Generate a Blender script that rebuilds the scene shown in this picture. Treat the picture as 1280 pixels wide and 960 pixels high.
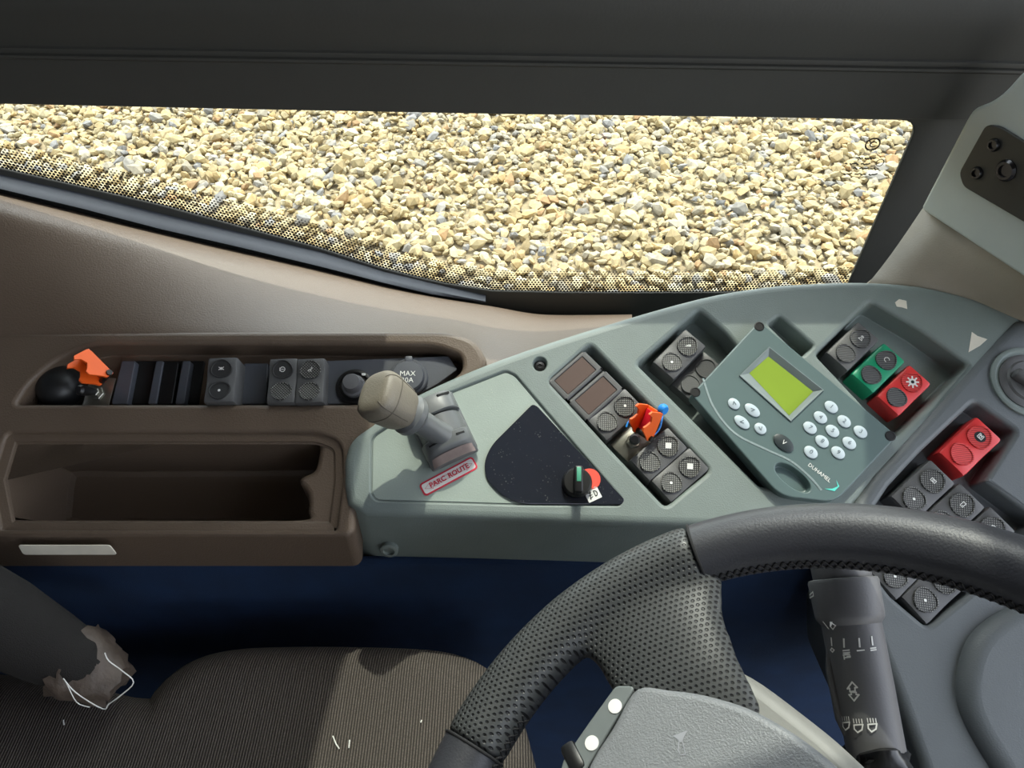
import bpy, bmesh, math, random
import numpy as np
from mathutils import Vector, Matrix

for o in list(bpy.data.objects): bpy.data.objects.remove(o)
S = bpy.context.scene
COL = S.collection
R = math.radians
random.seed(7)

# ------------------------------------------------------------------ camera
FPX = 930.0
CAM = Vector((0, 0, 1.65)); PITCH = R(45)
cd = bpy.data.cameras.new('camera'); cam = bpy.data.objects.new('camera', cd); COL.objects.link(cam)
cam.location = CAM; cam.rotation_euler = (R(90) - PITCH, 0, 0)
cd.sensor_fit = 'HORIZONTAL'; cd.sensor_width = 36; cd.lens = 36 * FPX / 1280; cd.clip_start = .01
S.camera = cam

# ------------------------------------------------------------------ sky, sun, exposure
SUN_EL, SUN_AZ = R(63), R(8)          # azimuth from +Y (out of the side window) towards +X (the front)
w = bpy.data.worlds.new('sky'); S.world = w; w.use_nodes = True
nt = w.node_tree; nt.nodes.clear()
sky = nt.nodes.new('ShaderNodeTexSky'); sky.sky_type = 'NISHITA'; sky.sun_disc = False
sky.sun_elevation = SUN_EL; sky.sun_rotation = SUN_AZ; sky.dust_density = 2.0
bgn = nt.nodes.new('ShaderNodeBackground'); bgn.inputs['Strength'].default_value = .56
out = nt.nodes.new('ShaderNodeOutputWorld')
hs_ = nt.nodes.new('ShaderNodeHueSaturation'); hs_.inputs['Saturation'].default_value = .35
nt.links.new(sky.outputs[0], hs_.inputs['Color']); nt.links.new(hs_.outputs[0], bgn.inputs[0]); nt.links.new(bgn.outputs[0], out.inputs[0])
sd = bpy.data.lights.new('sun', 'SUN'); sun = bpy.data.objects.new('sun', sd); COL.objects.link(sun)
sd.energy = 2.15; sd.angle = R(.6); sd.color = (1, .95, .86)
sdir = Vector((math.sin(SUN_AZ) * math.cos(SUN_EL), math.cos(SUN_AZ) * math.cos(SUN_EL), math.sin(SUN_EL)))
sun.rotation_euler = sdir.to_track_quat('Z', 'Y').to_euler()
sun.location = (0, 3, 6)
S.view_settings.view_transform = 'Standard'; S.view_settings.look = 'None'
S.view_settings.gamma = 1; S.view_settings.use_curve_mapping = False
S.view_settings.exposure = .75

# ------------------------------------------------------------------ geometry helpers
FW = Vector((0, math.cos(PITCH), -math.sin(PITCH))); UP = Vector((0, math.sin(PITCH), math.cos(PITCH))); RT = Vector((1, 0, 0))
def ray(px, py): return FW + RT * ((px - 640) / FPX) + UP * ((480 - py) / FPX)
def at_depth(px, py, d): return CAM + ray(px, py) * d
def at_y(px, py, Y): r = ray(px, py); return CAM + r * (Y / r.y)
def at_z(px, py, Z): r = ray(px, py); return CAM + r * ((Z - CAM.z) / r.z)

class Frame:                       # a real plane in the cab with its own axes; measured points are read off on it
    def __init__(s, o, e1, e2):
        s.o = Vector(o); s.e1 = Vector(e1).normalized(); n = s.e1.cross(Vector(e2)).normalized()
        s.n = n; s.e2 = n.cross(s.e1)
        s.M = Matrix((s.e1, s.e2, s.n)).transposed().to_4x4(); s.M.translation = s.o
    def p(s, px, py, h=0):
        r = ray(px, py); t = ((s.o + s.n * h) - CAM).dot(s.n) / r.dot(s.n)
        q = CAM + r * t - s.o
        return (q.dot(s.e1), q.dot(s.e2))
    def poly(s, pts, h=0): return [s.p(x, y, h) for x, y in pts]
    def w(s, a, b, h=0): return s.o + s.e1 * a + s.e2 * b + s.n * h
    def at(s, px, py, h=0): return s.w(*s.p(px, py, h), h)
    def ang(s, p0, p1, h=0):
        a = s.p(*p0, h); b = s.p(*p1, h); return math.atan2(b[1] - a[1], b[0] - a[0])

TILT = R(25)
D = Frame(at_depth(800, 520, .6), (1, 0, 0), (0, math.cos(TILT), math.sin(TILT)))      # dash plane
WN = Vector((-.399, 0, .917))
W = Frame((.143, .05, 1.2375), (.917, 0, .399), (0, 1, 0))                             # steering wheel plane
YW = .62
G = Frame((0, YW, 0), (1, 0, 0), (0, 0, 1))                                            # side window plane

def area2(p): return sum(p[i][0] * p[(i + 1) % len(p)][1] - p[(i + 1) % len(p)][0] * p[i][1] for i in range(len(p)))
def ccw(p): return list(p) if area2(p) > 0 else list(p)[::-1]
def rounded(p, r, seg=5):
    out = []; n = len(p)
    for i in range(n):
        a, b, c = Vector(p[i - 1]), Vector(p[i]), Vector(p[(i + 1) % n])
        d1 = (a - b); d2 = (c - b); l1, l2 = d1.length, d2.length; d1.normalize(); d2.normalize()
        ri = r[i] if isinstance(r, (list, tuple)) else r
        t = min(ri, l1 * .45, l2 * .45)
        if d1.dot(d2) < -.995 or t < 1e-6: out.append(tuple(b)); continue
        p1, p2 = b + d1 * t, b + d2 * t
        for k in range(seg + 1):
            u = k / seg
            out.append(tuple(p1 * (1 - u) ** 2 + b * 2 * u * (1 - u) + p2 * u * u))
    return out
def spline(p, closed=True, seg=6):
    out = []; n = len(p); m = n if closed else n - 1
    for i in range(m):
        if closed: a, b, c, d = (Vector(p[(i + k) % n]) for k in (-1, 0, 1, 2))
        else: a, b, c, d = (Vector(p[min(max(i + k, 0), n - 1)]) for k in (-1, 0, 1, 2))
        for k in range(seg):
            t = k / seg
            out.append(tuple(.5 * ((2 * b) + (c - a) * t + (2 * a - 5 * b + 4 * c - d) * t * t + (3 * b - a - 3 * c + d) * t ** 3)))
    if not closed: out.append(tuple(p[-1]))
    return out
def offset(p, d):                  # d > 0 grows a ccw polygon
    n = len(p); out = []
    for i in range(n):
        a, b, c = Vector(p[i - 1]), Vector(p[i]), Vector(p[(i + 1) % n])
        t1 = (b - a); t2 = (c - b)
        if t1.length < 1e-9: t1 = t2
        if t2.length < 1e-9: t2 = t1
        t1 = t1.normalized(); t2 = t2.normalized()
        n1 = Vector((t1.y, -t1.x)); n2 = Vector((t2.y, -t2.x)); m = n1 + n2
        m = n1 if m.length < 1e-6 else m.normalized()
        k = 1 / max(.5, m.dot(n1))
        out.append(tuple(b + m * d * k))
    return out

def ring(bm, p, z): return [bm.verts.new((x, y, z)) for x, y in p]
def bridge(bm, a, b):
    n = len(a)
    for i in range(n): bm.faces.new((a[i], a[(i + 1) % n], b[(i + 1) % n], b[i]))
def fill(bm, rings, up=True):
    es = []
    for r in rings:
        n = len(r)
        for i in range(n):
            e = bm.edges.get((r[i], r[(i + 1) % n])) or bm.edges.new((r[i], r[(i + 1) % n]))
            es.append(e)
    res = bmesh.ops.triangle_fill(bm, edges=es, use_beauty=True, use_dissolve=False, normal=(0, 0, 1))
    for f in res['geom']:
        if isinstance(f, bmesh.types.BMFace):
            f.normal_update()
            if (f.normal.z < 0) == up: f.normal_flip()
def cut_hole(bm, H, z):            # returns the ring that bounds the hole on the surface at height z; builds its lip, walls and floor
    p = ccw(H['p']); lr = H.get('lip', .002); dep = H['d']; tp = H.get('taper', .001)
    rs = []; K = H.get('seg', 4)
    for k in range(K + 1):
        a = k / K * math.pi / 2
        rs.append(ring(bm, offset(p, lr * (1 - math.sin(a))), z - lr * (1 - math.cos(a))))
    for i in range(K): bridge(bm, rs[i + 1], rs[i])
    last = rs[-1]
    if H.get('floor', True):
        fr = H.get('fr', .0015)
        b1 = ring(bm, offset(p, -tp), z - dep + fr); bridge(bm, b1, last)
        b2 = ring(bm, offset(p, -tp - fr * .3), z - dep + fr * .3); bridge(bm, b2, b1)
        b3 = ring(bm, offset(p, -tp - fr), z - dep); bridge(bm, b3, b2)
        inner = [cut_hole(bm, h, z - dep) for h in H.get('holes', [])]
        fill(bm, [b3] + inner)
    else:
        b1 = ring(bm, offset(p, -tp), z - dep); bridge(bm, b1, last)
    return rs[0]
def plate(outer, holes=(), z=0, R_=.004, seg=4, skirt=(0, 0, -.01), bottom=True, dome=None):
    bm = bmesh.new(); p = ccw(outer)
    rs = []
    for k in range(seg + 1):
        a = k / seg * math.pi / 2
        rs.append(ring(bm, offset(p, R_ * math.sin(a)), z - R_ * (1 - math.cos(a))))
    for i in range(seg): bridge(bm, rs[i], rs[i + 1])
    sk = Vector(skirt)
    low = [bm.verts.new(v.co + sk) for v in rs[-1]]; bridge(bm, rs[-1], low)
    hs = [cut_hole(bm, h, z) for h in holes]
    fill(bm, [rs[0]] + hs)
    if bottom and not holes: fill(bm, [low], up=False)
    return bm

def add_box(bm, c, s, rot=None, bev=0, seg=2):
    t = bmesh.new(); bmesh.ops.create_cube(t, size=1)
    for v in t.verts: v.co = Vector((v.co.x * s[0], v.co.y * s[1], v.co.z * s[2]))
    if bev: bmesh.ops.bevel(t, geom=t.edges[:], offset=bev, segments=seg, affect='EDGES', profile=.5)
    M = Matrix.Translation(c) @ (rot.to_4x4() if rot else Matrix())
    merge(bm, t, M)
def merge(bm, t, M=Matrix()):
    mp = {}
    for v in t.verts: mp[v] = bm.verts.new(M @ v.co)
    for f in t.faces:
        try: bm.faces.new([mp[v] for v in f.verts])
        except ValueError: pass
    t.free()
def lathe(bm, prof, n=32, M=Matrix(), cap=True):
    rs = []
    for r, z in prof: rs.append([bm.verts.new(M @ Vector((r * math.cos(2 * math.pi * i / n), r * math.sin(2 * math.pi * i / n), z))) for i in range(n)])
    for i in range(len(rs) - 1): bridge(bm, rs[i], rs[i + 1])
    if cap:
        bm.faces.new(rs[0][::-1]); bm.faces.new(rs[-1])
def tube(bm, pts, r, n=8, closed=False, caps=True):
    pts = [Vector(p) for p in pts]; N = len(pts); rs = []
    nrm = None
    for i in range(N):
        if closed: t = pts[(i + 1) % N] - pts[i - 1]
        else: t = pts[min(i + 1, N - 1)] - pts[max(i - 1, 0)]
        t.normalize()
        if nrm is None: nrm = t.orthogonal().normalized()
        nrm = (nrm - t * nrm.dot(t)).normalized(); b = t.cross(nrm)
        rr = r[i] if isinstance(r, (list, tuple)) else r
        rs.append([bm.verts.new(pts[i] + (nrm * math.cos(2 * math.pi * k / n) + b * math.sin(2 * math.pi * k / n)) * rr) for k in range(n)])
    for i in range(N - 1): bridge(bm, rs[i], rs[i + 1])
    if closed: bridge(bm, rs[-1], rs[0])
    elif caps: bm.faces.new(rs[0][::-1]); bm.faces.new(rs[-1])
def axis_matrix(p, d, x=None):
    z = Vector(d).normalized(); x = Vector(x) if x is not None else z.orthogonal()
    x = (x - z * x.dot(z)).normalized(); y = z.cross(x)
    M = Matrix((x, y, z)).transposed().to_4x4(); M.translation = p; return M

def obj(name, bm, m, parent=None, M=None, smooth=35, wn=False, mods=None):
    if isinstance(bm, bpy.types.Mesh): me = bm
    else:
        bmesh.ops.recalc_face_normals(bm, faces=bm.faces) if getattr(bm, 'is_valid', True) and not wn else None
        me = bpy.data.meshes.new(name); bm.to_mesh(me); bm.free()
        if smooth:
            me.shade_smooth(); me.set_sharp_from_angle(angle=R(smooth))
    if not me.materials: me.materials.append(m)
    o = bpy.data.objects.new(name, me); COL.objects.link(o)
    if parent is not None:
        o.parent = parent
        if M is not None: o.matrix_parent_inverse = Matrix(); o.matrix_basis = M
    elif M is not None: o.matrix_world = M
    if wn:
        md = o.modifiers.new('normals', 'WEIGHTED_NORMAL'); md.keep_sharp = True; md.weight = 80
    return o
def thing(name, label, cat, M=None, group=None):
    o = bpy.data.objects.new(name, None); COL.objects.link(o); o.empty_display_size = .02
    if M is not None: o.matrix_world = M
    return tag(o, label, cat, group)
def tag(o, label=None, cat=None, group=None, kind=None):
    if label: o['label'] = label
    if cat: o['category'] = cat
    if group: o['group'] = group
    if kind: o['kind'] = kind
    return o
def onD(px, py, h=0, rot=0):        # matrix of a thing standing on the dash plane
    return D.M @ Matrix.Translation((*D.p(px, py, h), h)) @ Matrix.Rotation(rot, 4, 'Z')

# flat print: strokes and lettering laid on a surface
def strokes(bm, lines, wd, z=0, closed=()):
    for li, l in enumerate(lines):
        l = [Vector(q) for q in l]
        seq = list(zip(l, l[1:])) + ([(l[-1], l[0])] if li in closed else [])
        for a, b in seq:
            d = b - a
            if d.length < 1e-7: continue
            d.normalize(); nn = Vector((-d.y, d.x)) * wd / 2; e = d * wd * .4
            bm.faces.new([bm.verts.new((q.x, q.y, z)) for q in (a - e - nn, b + e - nn, b + e + nn, a - e + nn)])
def circ(cx, cy, r, n=14, a0=0, a1=2 * math.pi, ry=None):
    return [(cx + r * math.cos(a0 + (a1 - a0) * i / n), cy + (ry or r) * math.sin(a0 + (a1 - a0) * i / n)) for i in range(n + 1)]
def disc(bm, cx, cy, rx, ry, z, n=20):
    bm.faces.new([bm.verts.new((cx + rx * math.cos(2 * math.pi * i / n), cy + ry * math.sin(2 * math.pi * i / n), z)) for i in range(n)])
def text_bm(bm, s, size, M=Matrix(), align='CENTER', bold=0):
    cu = bpy.data.curves.new('t', 'FONT'); cu.body = s; cu.size = size; cu.align_x = align; cu.align_y = 'CENTER'; cu.resolution_u = 2; cu.offset = bold
    o = bpy.data.objects.new('t', cu); COL.objects.link(o)
    me = bpy.data.meshes.new_from_object(o)
    t = bmesh.new(); t.from_mesh(me); merge(bm, t, M)
    bpy.data.objects.remove(o); bpy.data.curves.remove(cu); bpy.data.meshes.remove(me)

# ------------------------------------------------------------------ materials
def lin(c):
    if isinstance(c, str): c = tuple(int(c[i:i + 2], 16) for i in (0, 2, 4))
    return tuple(((v / 255) / 12.92 if v / 255 <= .04045 else ((v / 255 + .055) / 1.055) ** 2.4) for v in c) + (1,)
MATS = {}
def mat(name, c, rough=.5, metal=0, var=.06, vs=40, bump=0, bs=600, spec=.5, coat=0, dust=0, sheen=0):
    if name in MATS: return MATS[name]
    m = bpy.data.materials.new(name); m.use_nodes = True; t = m.node_tree; b = t.nodes['Principled BSDF']
    L = t.links.new
    tc = t.nodes.new('ShaderNodeTexCoord')
    nz = t.nodes.new('ShaderNodeTexNoise'); nz.inputs['Scale'].default_value = vs; nz.inputs['Detail'].default_value = 4
    L(tc.outputs['Object'], nz.inputs['Vector'])
    mx = t.nodes.new('ShaderNodeMix'); mx.data_type = 'RGBA'
    col = lin(c); mx.inputs[6].default_value = tuple(v * (1 - var * 2) for v in col[:3]) + (1,)
    mx.inputs[7].default_value = tuple(min(1, v * (1 + var * 2)) for v in col[:3]) + (1,)
    L(nz.outputs[0], mx.inputs[0]); last = mx.outputs[2]
    if dust:
        n2 = t.nodes.new('ShaderNodeTexVoronoi'); n2.inputs['Scale'].default_value = 420; L(tc.outputs['Object'], n2.inputs['Vector'])
        n3 = t.nodes.new('ShaderNodeTexNoise'); n3.inputs['Scale'].default_value = 70; n3.inputs['Detail'].default_value = 3; L(tc.outputs['Object'], n3.inputs['Vector'])
        r1 = t.nodes.new('ShaderNodeMapRange'); r1.inputs[1].default_value = .0; r1.inputs[2].default_value = .28; r1.inputs[3].default_value = 1; r1.inputs[4].default_value = 0
        L(n2.outputs['Distance'], r1.inputs[0])
        r2 = t.nodes.new('ShaderNodeMapRange'); r2.inputs[1].default_value = .5; r2.inputs[2].default_value = .72; L(n3.outputs[0], r2.inputs[0])
        mu = t.nodes.new('ShaderNodeMath'); mu.operation = 'MULTIPLY'; L(r1.outputs[0], mu.inputs[0]); L(r2.outputs[0], mu.inputs[1])
        m3 = t.nodes.new('ShaderNodeMath'); m3.operation = 'MULTIPLY'; m3.inputs[1].default_value = dust; L(mu.outputs[0], m3.inputs[0])
        md = t.nodes.new('ShaderNodeMix'); md.data_type = 'RGBA'; md.inputs[7].default_value = lin((205, 205, 195))
        L(m3.outputs[0], md.inputs[0]); L(last, md.inputs[6]); last = md.outputs[2]
    L(last, b.inputs['Base Color'])
    b.inputs['Roughness'].default_value = rough; b.inputs['Metallic'].default_value = metal
    b.inputs['Specular IOR Level'].default_value = spec; b.inputs['Coat Weight'].default_value = coat
    if sheen: b.inputs['Sheen Weight'].default_value = sheen
    if bump:
        n4 = t.nodes.new('ShaderNodeTexNoise'); n4.inputs['Scale'].default_value = bs; n4.inputs['Detail'].default_value = 3
        L(tc.outputs['Object'], n4.inputs['Vector'])
        bp = t.nodes.new('ShaderNodeBump'); bp.inputs['Strength'].default_value = bump; bp.inputs['Distance'].default_value = .001
        L(n4.outputs[0], bp.inputs['Height']); L(bp.outputs[0], b.inputs['Normal'])
    MATS[name] = m; return m

dash_m = mat('dash_grey_plastic', (116, 126, 122), .52, bump=.25, bs=900, dust=.0, var=.05)
inset_m = mat('dash_plate_plastic', (146, 157, 149), .5, bump=.15, bs=900, dust=.45, var=.06, vs=25)
brown_m = mat('brown_console_plastic', (95, 81, 68), .5, bump=.35, bs=700, var=.06, vs=12)
frame_m = mat('window_frame_black', (57, 57, 53), .62, var=.04, bump=.1, bs=400)
black_m = mat('black_plastic', (20, 20, 21), .4)
hole_m = mat('black_void', (8, 8, 8), .8)
gloss_m = mat('gloss_black_panel', (36, 39, 47), .14, dust=.35, coat=.5)  # black lifted to blue-grey, a reflection put into the base colour
rock_m = mat('rocker_grey', (84, 84, 84), .5, bump=.15, bs=900)
rockl_m = mat('rocker_lens_dark', (50, 50, 50), .5)
green_m = mat('rocker_green', (0, 140, 98), .4)
red_m = mat('rocker_red', (214, 52, 52), .4)
redl_m = mat('rocker_red_lens', (196, 42, 44), .45)
white_m = mat('white_print', (225, 225, 220), .6)
offw_m = mat('aged_white_sticker', (214, 208, 192), .6, var=.08, vs=60)
redp_m = mat('red_print', (200, 45, 65), .6)
slate_m = mat('slate_trim', (74, 77, 84), .5, bump=.1)
orange_m = mat('orange_cover', (240, 98, 28), .4)
steel_m = mat('zinc_plate', (150, 148, 138), .35, metal=.9, var=.15, vs=120)
chrome_m = mat('dark_chrome', (70, 70, 72), .25, metal=.9)
blue_m = mat('blue_wall_felt', (13, 40, 72), .95, bump=.5, bs=1500, var=.2, vs=30)
leather_m = mat('smooth_leather', (54, 55, 60), .42, bump=.2, bs=700)
seam_m = mat('seam_thread', (26, 26, 28), .8)
pad_m = mat('horn_pad_plastic', (120, 123, 126), .38, bump=.5, bs=900)
strip_m = mat('grey_trim_plastic', (104, 110, 110), .45)
shroud_m = mat('column_grey_plastic', (128, 128, 124), .5, bump=.1)
stalk_m = mat('stalk_black', (94, 94, 96), .5, bump=.1)
dev_m = mat('device_slate_green', (84, 102, 101), .42, var=.03)
devf_m = mat('device_frame_grey', (128, 138, 138), .4)
key_m = mat('key_pale_grey', (178, 190, 196), .45)
lcd_m = mat('lcd_lime', (132, 156, 52), .3, var=.02)
knob_m = mat('lever_knob_taupe', (112, 105, 92), .5, bump=.25, bs=800)
lever_m = mat('lever_base_grey', (92, 94, 94), .42)
pill_m = mat('pillar_box_grey', (182, 190, 186), .5, var=.03)
rubber_m = mat('grey_rubber_seal', (58, 62, 70), .8)
wind_m = mat('indicator_window_brown', (92, 76, 70), .3, var=.08)
teal_m = mat('teal_print', (90, 205, 190), .5)
blue2_m = mat('blue_tape', (20, 130, 215), .5)
floor_m = mat('floor_lining', (40, 42, 48), .9)
roof_m = mat('roof_lining', (110, 108, 104), .9)

def glass_mat():
    m = bpy.data.materials.new('window_glass'); m.use_nodes = True; t = m.node_tree; t.nodes.clear()
    o = t.nodes.new('ShaderNodeOutputMaterial'); mx = t.nodes.new('ShaderNodeMixShader'); tr = t.nodes.new('ShaderNodeBsdfTransparent')
    gl = t.nodes.new('ShaderNodeBsdfGlossy'); gl.inputs['Roughness'].default_value = .02
    tr.inputs[0].default_value = (.93, .96, .93, 1); mx.inputs[0].default_value = .04
    t.links.new(tr.outputs[0], mx.inputs[1]); t.links.new(gl.outputs[0], mx.inputs[2]); t.links.new(mx.outputs[0], o.inputs[0]); return m
glass_m = glass_mat()

def perforated():
    m = bpy.data.materials.new('perforated_leather'); m.use_nodes = True; t = m.node_tree; b = t.nodes['Principled BSDF']; L = t.links.new
    tc = t.nodes.new('ShaderNodeTexCoord'); mp = t.nodes.new('ShaderNodeMapping')
    mp.inputs['Rotation'].default_value = (0, 0, R(-12)); p = .0036
    mp.inputs['Scale'].default_value = (1 / p, 1 / (p * .86), 0)
    L(tc.outputs['Object'], mp.inputs['Vector'])
    sp = t.nodes.new('ShaderNodeSeparateXYZ'); L(mp.outputs[0], sp.inputs[0])
    def M(op, a, b_=None):
        n = t.nodes.new('ShaderNodeMath'); n.operation = op
        for i, v in enumerate((a, b_)):
            if v is None: continue
            if isinstance(v, (int, float)): n.inputs[i].default_value = v
            else: L(v, n.inputs[i])
        return n.outputs[0]
    row = M('FLOOR', sp.outputs[1]); odd = M('MULTIPLY', M('MODULO', row, 2), .5)
    fx = M('SUBTRACT', M('FRACT', M('ADD', sp.outputs[0], odd)), .5); fy = M('SUBTRACT', M('FRACT', sp.outputs[1]), .5)
    d = M('SQRT', M('ADD', M('MULTIPLY', fx, fx), M('MULTIPLY', fy, fy)))
    r = t.nodes.new('ShaderNodeMapRange'); r.inputs[1].default_value = .17; r.inputs[2].default_value = .33; L(d, r.inputs[0])
    mx = t.nodes.new('ShaderNodeMix'); mx.data_type = 'RGBA'; mx.inputs[6].default_value = lin((14, 14, 15)); mx.inputs[7].default_value = lin((64, 66, 66))
    L(r.outputs[0], mx.inputs[0]); L(mx.outputs[2], b.inputs['Base Color'])
    b.inputs['Roughness'].default_value = .42
    bp = t.nodes.new('ShaderNodeBump'); bp.inputs['Strength'].default_value = .9; bp.inputs['Distance'].default_value = .0008
    L(r.outputs[0], bp.inputs['Height']); L(bp.outputs[0], b.inputs['Normal']); return m
perf_m = perforated()

def ribbed():
    m = bpy.data.materials.new('ribbed_seat_cloth'); m.use_nodes = True; t = m.node_tree; b = t.nodes['Principled BSDF']; L = t.links.new
    tc = t.nodes.new('ShaderNodeTexCoord'); wv = t.nodes.new('ShaderNodeTexWave'); wv.bands_direction = 'X'
    wv.inputs['Scale'].default_value = 150; wv.inputs['Distortion'].default_value = .6; wv.inputs['Detail'].default_value = 2; wv.inputs['Detail Scale'].default_value = 30
    L(tc.outputs['Object'], wv.inputs['Vector'])
    nz = t.nodes.new('ShaderNodeTexNoise'); nz.inputs['Scale'].default_value = 900; L(tc.outputs['Object'], nz.inputs['Vector'])
    mx = t.nodes.new('ShaderNodeMix'); mx.data_type = 'RGBA'; mx.inputs[6].default_value = lin((52, 49, 47)); mx.inputs[7].default_value = lin((130, 122, 114))
    ad = t.nodes.new('ShaderNodeMath'); ad.operation = 'MULTIPLY'; L(wv.outputs[1], ad.inputs[0]); L(nz.outputs[0], ad.inputs[1])
    L(ad.outputs[0], mx.inputs[0]); L(mx.outputs[2], b.inputs['Base Color']); b.inputs['Roughness'].default_value = .95
    b.inputs['Specular IOR Level'].default_value = .1
    bp = t.nodes.new('ShaderNodeBump'); bp.inputs['Strength'].default_value = .7; bp.inputs['Distance'].default_value = .001
    L(wv.outputs[1], bp.inputs['Height']); L(bp.outputs[0], b.inputs['Normal']); return m
seat_m = ribbed()

def hatch_mat(name, c, c2, ang):
    m = bpy.data.materials.new(name); m.use_nodes = True; t = m.node_tree; b = t.nodes['Principled BSDF']; L = t.links.new
    tc = t.nodes.new('ShaderNodeTexCoord'); hs = []
    for a in ang:
        mp = t.nodes.new('ShaderNodeMapping'); mp.inputs['Rotation'].default_value = (0, 0, R(a)); L(tc.outputs['Object'], mp.inputs['Vector'])
        wv = t.nodes.new('ShaderNodeTexWave'); wv.bands_direction = 'X'; wv.inputs['Scale'].default_value = 190; L(mp.outputs[0], wv.inputs['Vector']); hs.append(wv.outputs[1])
    h = hs[0]
    if len(hs) > 1:
        n = t.nodes.new('ShaderNodeMath'); n.operation = 'MULTIPLY'; L(hs[0], n.inputs[0]); L(hs[1], n.inputs[1]); h = n.outputs[0]
    mx = t.nodes.new('ShaderNodeMix'); mx.data_type = 'RGBA'; mx.inputs[6].default_value = lin(c); mx.inputs[7].default_value = lin(c2)
    L(h, mx.inputs[0]); L(mx.outputs[2], b.inputs['Base Color']); b.inputs['Roughness'].default_value = .45
    bp = t.nodes.new('ShaderNodeBump'); bp.inputs['Strength'].default_value = .4; bp.inputs['Distance'].default_value = .0006
    L(h, bp.inputs['Height']); L(bp.outputs[0], b.inputs['Normal']); return m
hatch_m = hatch_mat('hatched_dark_lens', (36, 36, 36), (98, 98, 98), (45,))
check_m = hatch_mat('checked_dark_lens', (40, 40, 40), (140, 140, 134), (45, -45))
redh_m = hatch_mat('hatched_red_lens', (165, 30, 32), (220, 66, 62), (45,))

def stone_mat():
    m = bpy.data.materials.new('gravel_stone'); m.use_nodes = True; t = m.node_tree; b = t.nodes['Principled BSDF']; L = t.links.new
    a = t.nodes.new('ShaderNodeAttribute'); a.attribute_name = 'tint'
    nz = t.nodes.new('ShaderNodeTexNoise'); nz.inputs['Scale'].default_value = 60; nz.inputs['Detail'].default_value = 4
    tc = t.nodes.new('ShaderNodeTexCoord'); L(tc.outputs['Object'], nz.inputs['Vector'])
    mr = t.nodes.new('ShaderNodeMapRange'); mr.inputs[1].default_value = .3; mr.inputs[2].default_value = .7; mr.inputs[3].default_value = .8; mr.inputs[4].default_value = 1.1; L(nz.outputs[0], mr.inputs[0])
    mx = t.nodes.new('ShaderNodeVectorMath'); mx.operation = 'SCALE'; L(a.outputs['Color'], mx.inputs[0]); L(mr.outputs[0], mx.inputs['Scale'])
    L(mx.outputs[0], b.inputs['Base Color']); b.inputs['Roughness'].default_value = .85; return m
stone_m = stone_mat()
earth_m = mat('pale_grit', (150, 136, 108), .95, var=.2, vs=80)

# ------------------------------------------------------------------ the place outside: gravel yard
gp = plate([(-9, -9), (9, -9), (9, 9), (-9, 9)], z=0, R_=.01, skirt=(0, 0, -.1))
ground = tag(obj('ground', gp, earth_m), 'pale gravel yard outside the side window', None, kind='structure')
def ico():
    b = bmesh.new(); bmesh.ops.create_icosphere(b, subdivisions=1, radius=1)
    v = np.array([x.co[:] for x in b.verts]); b.faces.ensure_lookup_table()
    f = np.array([[q.index for q in x.verts] for x in b.faces]); b.free(); return v, f
IV, IF = ico()                       # 12 corners, 20 faces
rng = np.random.default_rng(3)
PAL = np.array([lin(c)[:3] for c in [(226, 203, 150), (215, 194, 146), (232, 214, 170), (205, 180, 128), (196, 184, 160), (176, 170, 160), (222, 190, 130), (212, 170, 118), (236, 222, 184), (160, 158, 156)]])
PW = np.array([.2, .18, .16, .1, .1, .06, .08, .03, .06, .03])
stones = []
sp = .036
ys = np.arange(1.15, 5.4, sp * .84)
P = []
for j, y in enumerate(ys):
    # keep the yard wide enough for what the window shows from a step to the side
    xr = 1.9 + .55 * y
    xs = np.arange(-xr, xr, sp) + (j % 2) * sp / 2
    P.append(np.stack([xs, np.full_like(xs, y)], 1))
P = np.concatenate(P); P = P + rng.normal(0, sp * .26, P.shape); N = len(P)
size = np.clip(rng.lognormal(math.log(.0200), .30, N), .010, .036)
def stone_verts(n, size, rng):
    sc = size[:, None] * np.stack([rng.uniform(.9, 1.35, n), rng.uniform(.65, 1.0, n), rng.uniform(.45, .75, n)], 1)
    jit = 1 + rng.uniform(-.30, .26, (n, 12, 1))
    v = IV[None] * jit * sc[:, None]
    ax, ay, az = rng.normal(0, .4, n), rng.normal(0, .4, n), rng.uniform(0, 6.28, n)
    def rot(v, a, i, j):
        c, s = np.cos(a)[:, None], np.sin(a)[:, None]; v = v.copy(); x, y = v[..., i].copy(), v[..., j].copy()
        v[..., i] = c * x - s * y; v[..., j] = s * x + c * y; return v
    return rot(rot(rot(v, ax, 1, 2), ay, 0, 2), az, 0, 1)
SV = stone_verts(N, size, rng)
top = SV[..., 2].min(1)
Zs = -top * rng.uniform(.5, .95, N) + rng.uniform(0, .012, N)
tint = (PAL * .93 + np.array([.62, .54, .42]) * .07)[rng.choice(len(PAL), N, p=PW / PW.sum())] * rng.uniform(.48, .66, (N, 1))
def stone_mesh(name, V, tints):
    n = len(V); me = bpy.data.meshes.new(name)
    me.vertices.add(n * 12); me.loops.add(n * 60); me.polygons.add(n * 20)
    me.vertices.foreach_set('co', V.reshape(-1)); idx = (IF[None] + (np.arange(n) * 12)[:, None, None]).reshape(-1)
    me.loops.foreach_set('vertex_index', idx.astype(np.int32)); me.polygons.foreach_set('loop_start', np.arange(0, n * 60, 3, dtype=np.int32))
    me.update(calc_edges=True)
    at = me.color_attributes.new('tint', 'FLOAT_COLOR', 'POINT')
    c = np.ones((n, 12, 4)); c[..., :3] = tints[:, None]; at.data.foreach_set('color', c.reshape(-1))
    me.materials.append(stone_m); me.shade_flat(); return me
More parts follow.
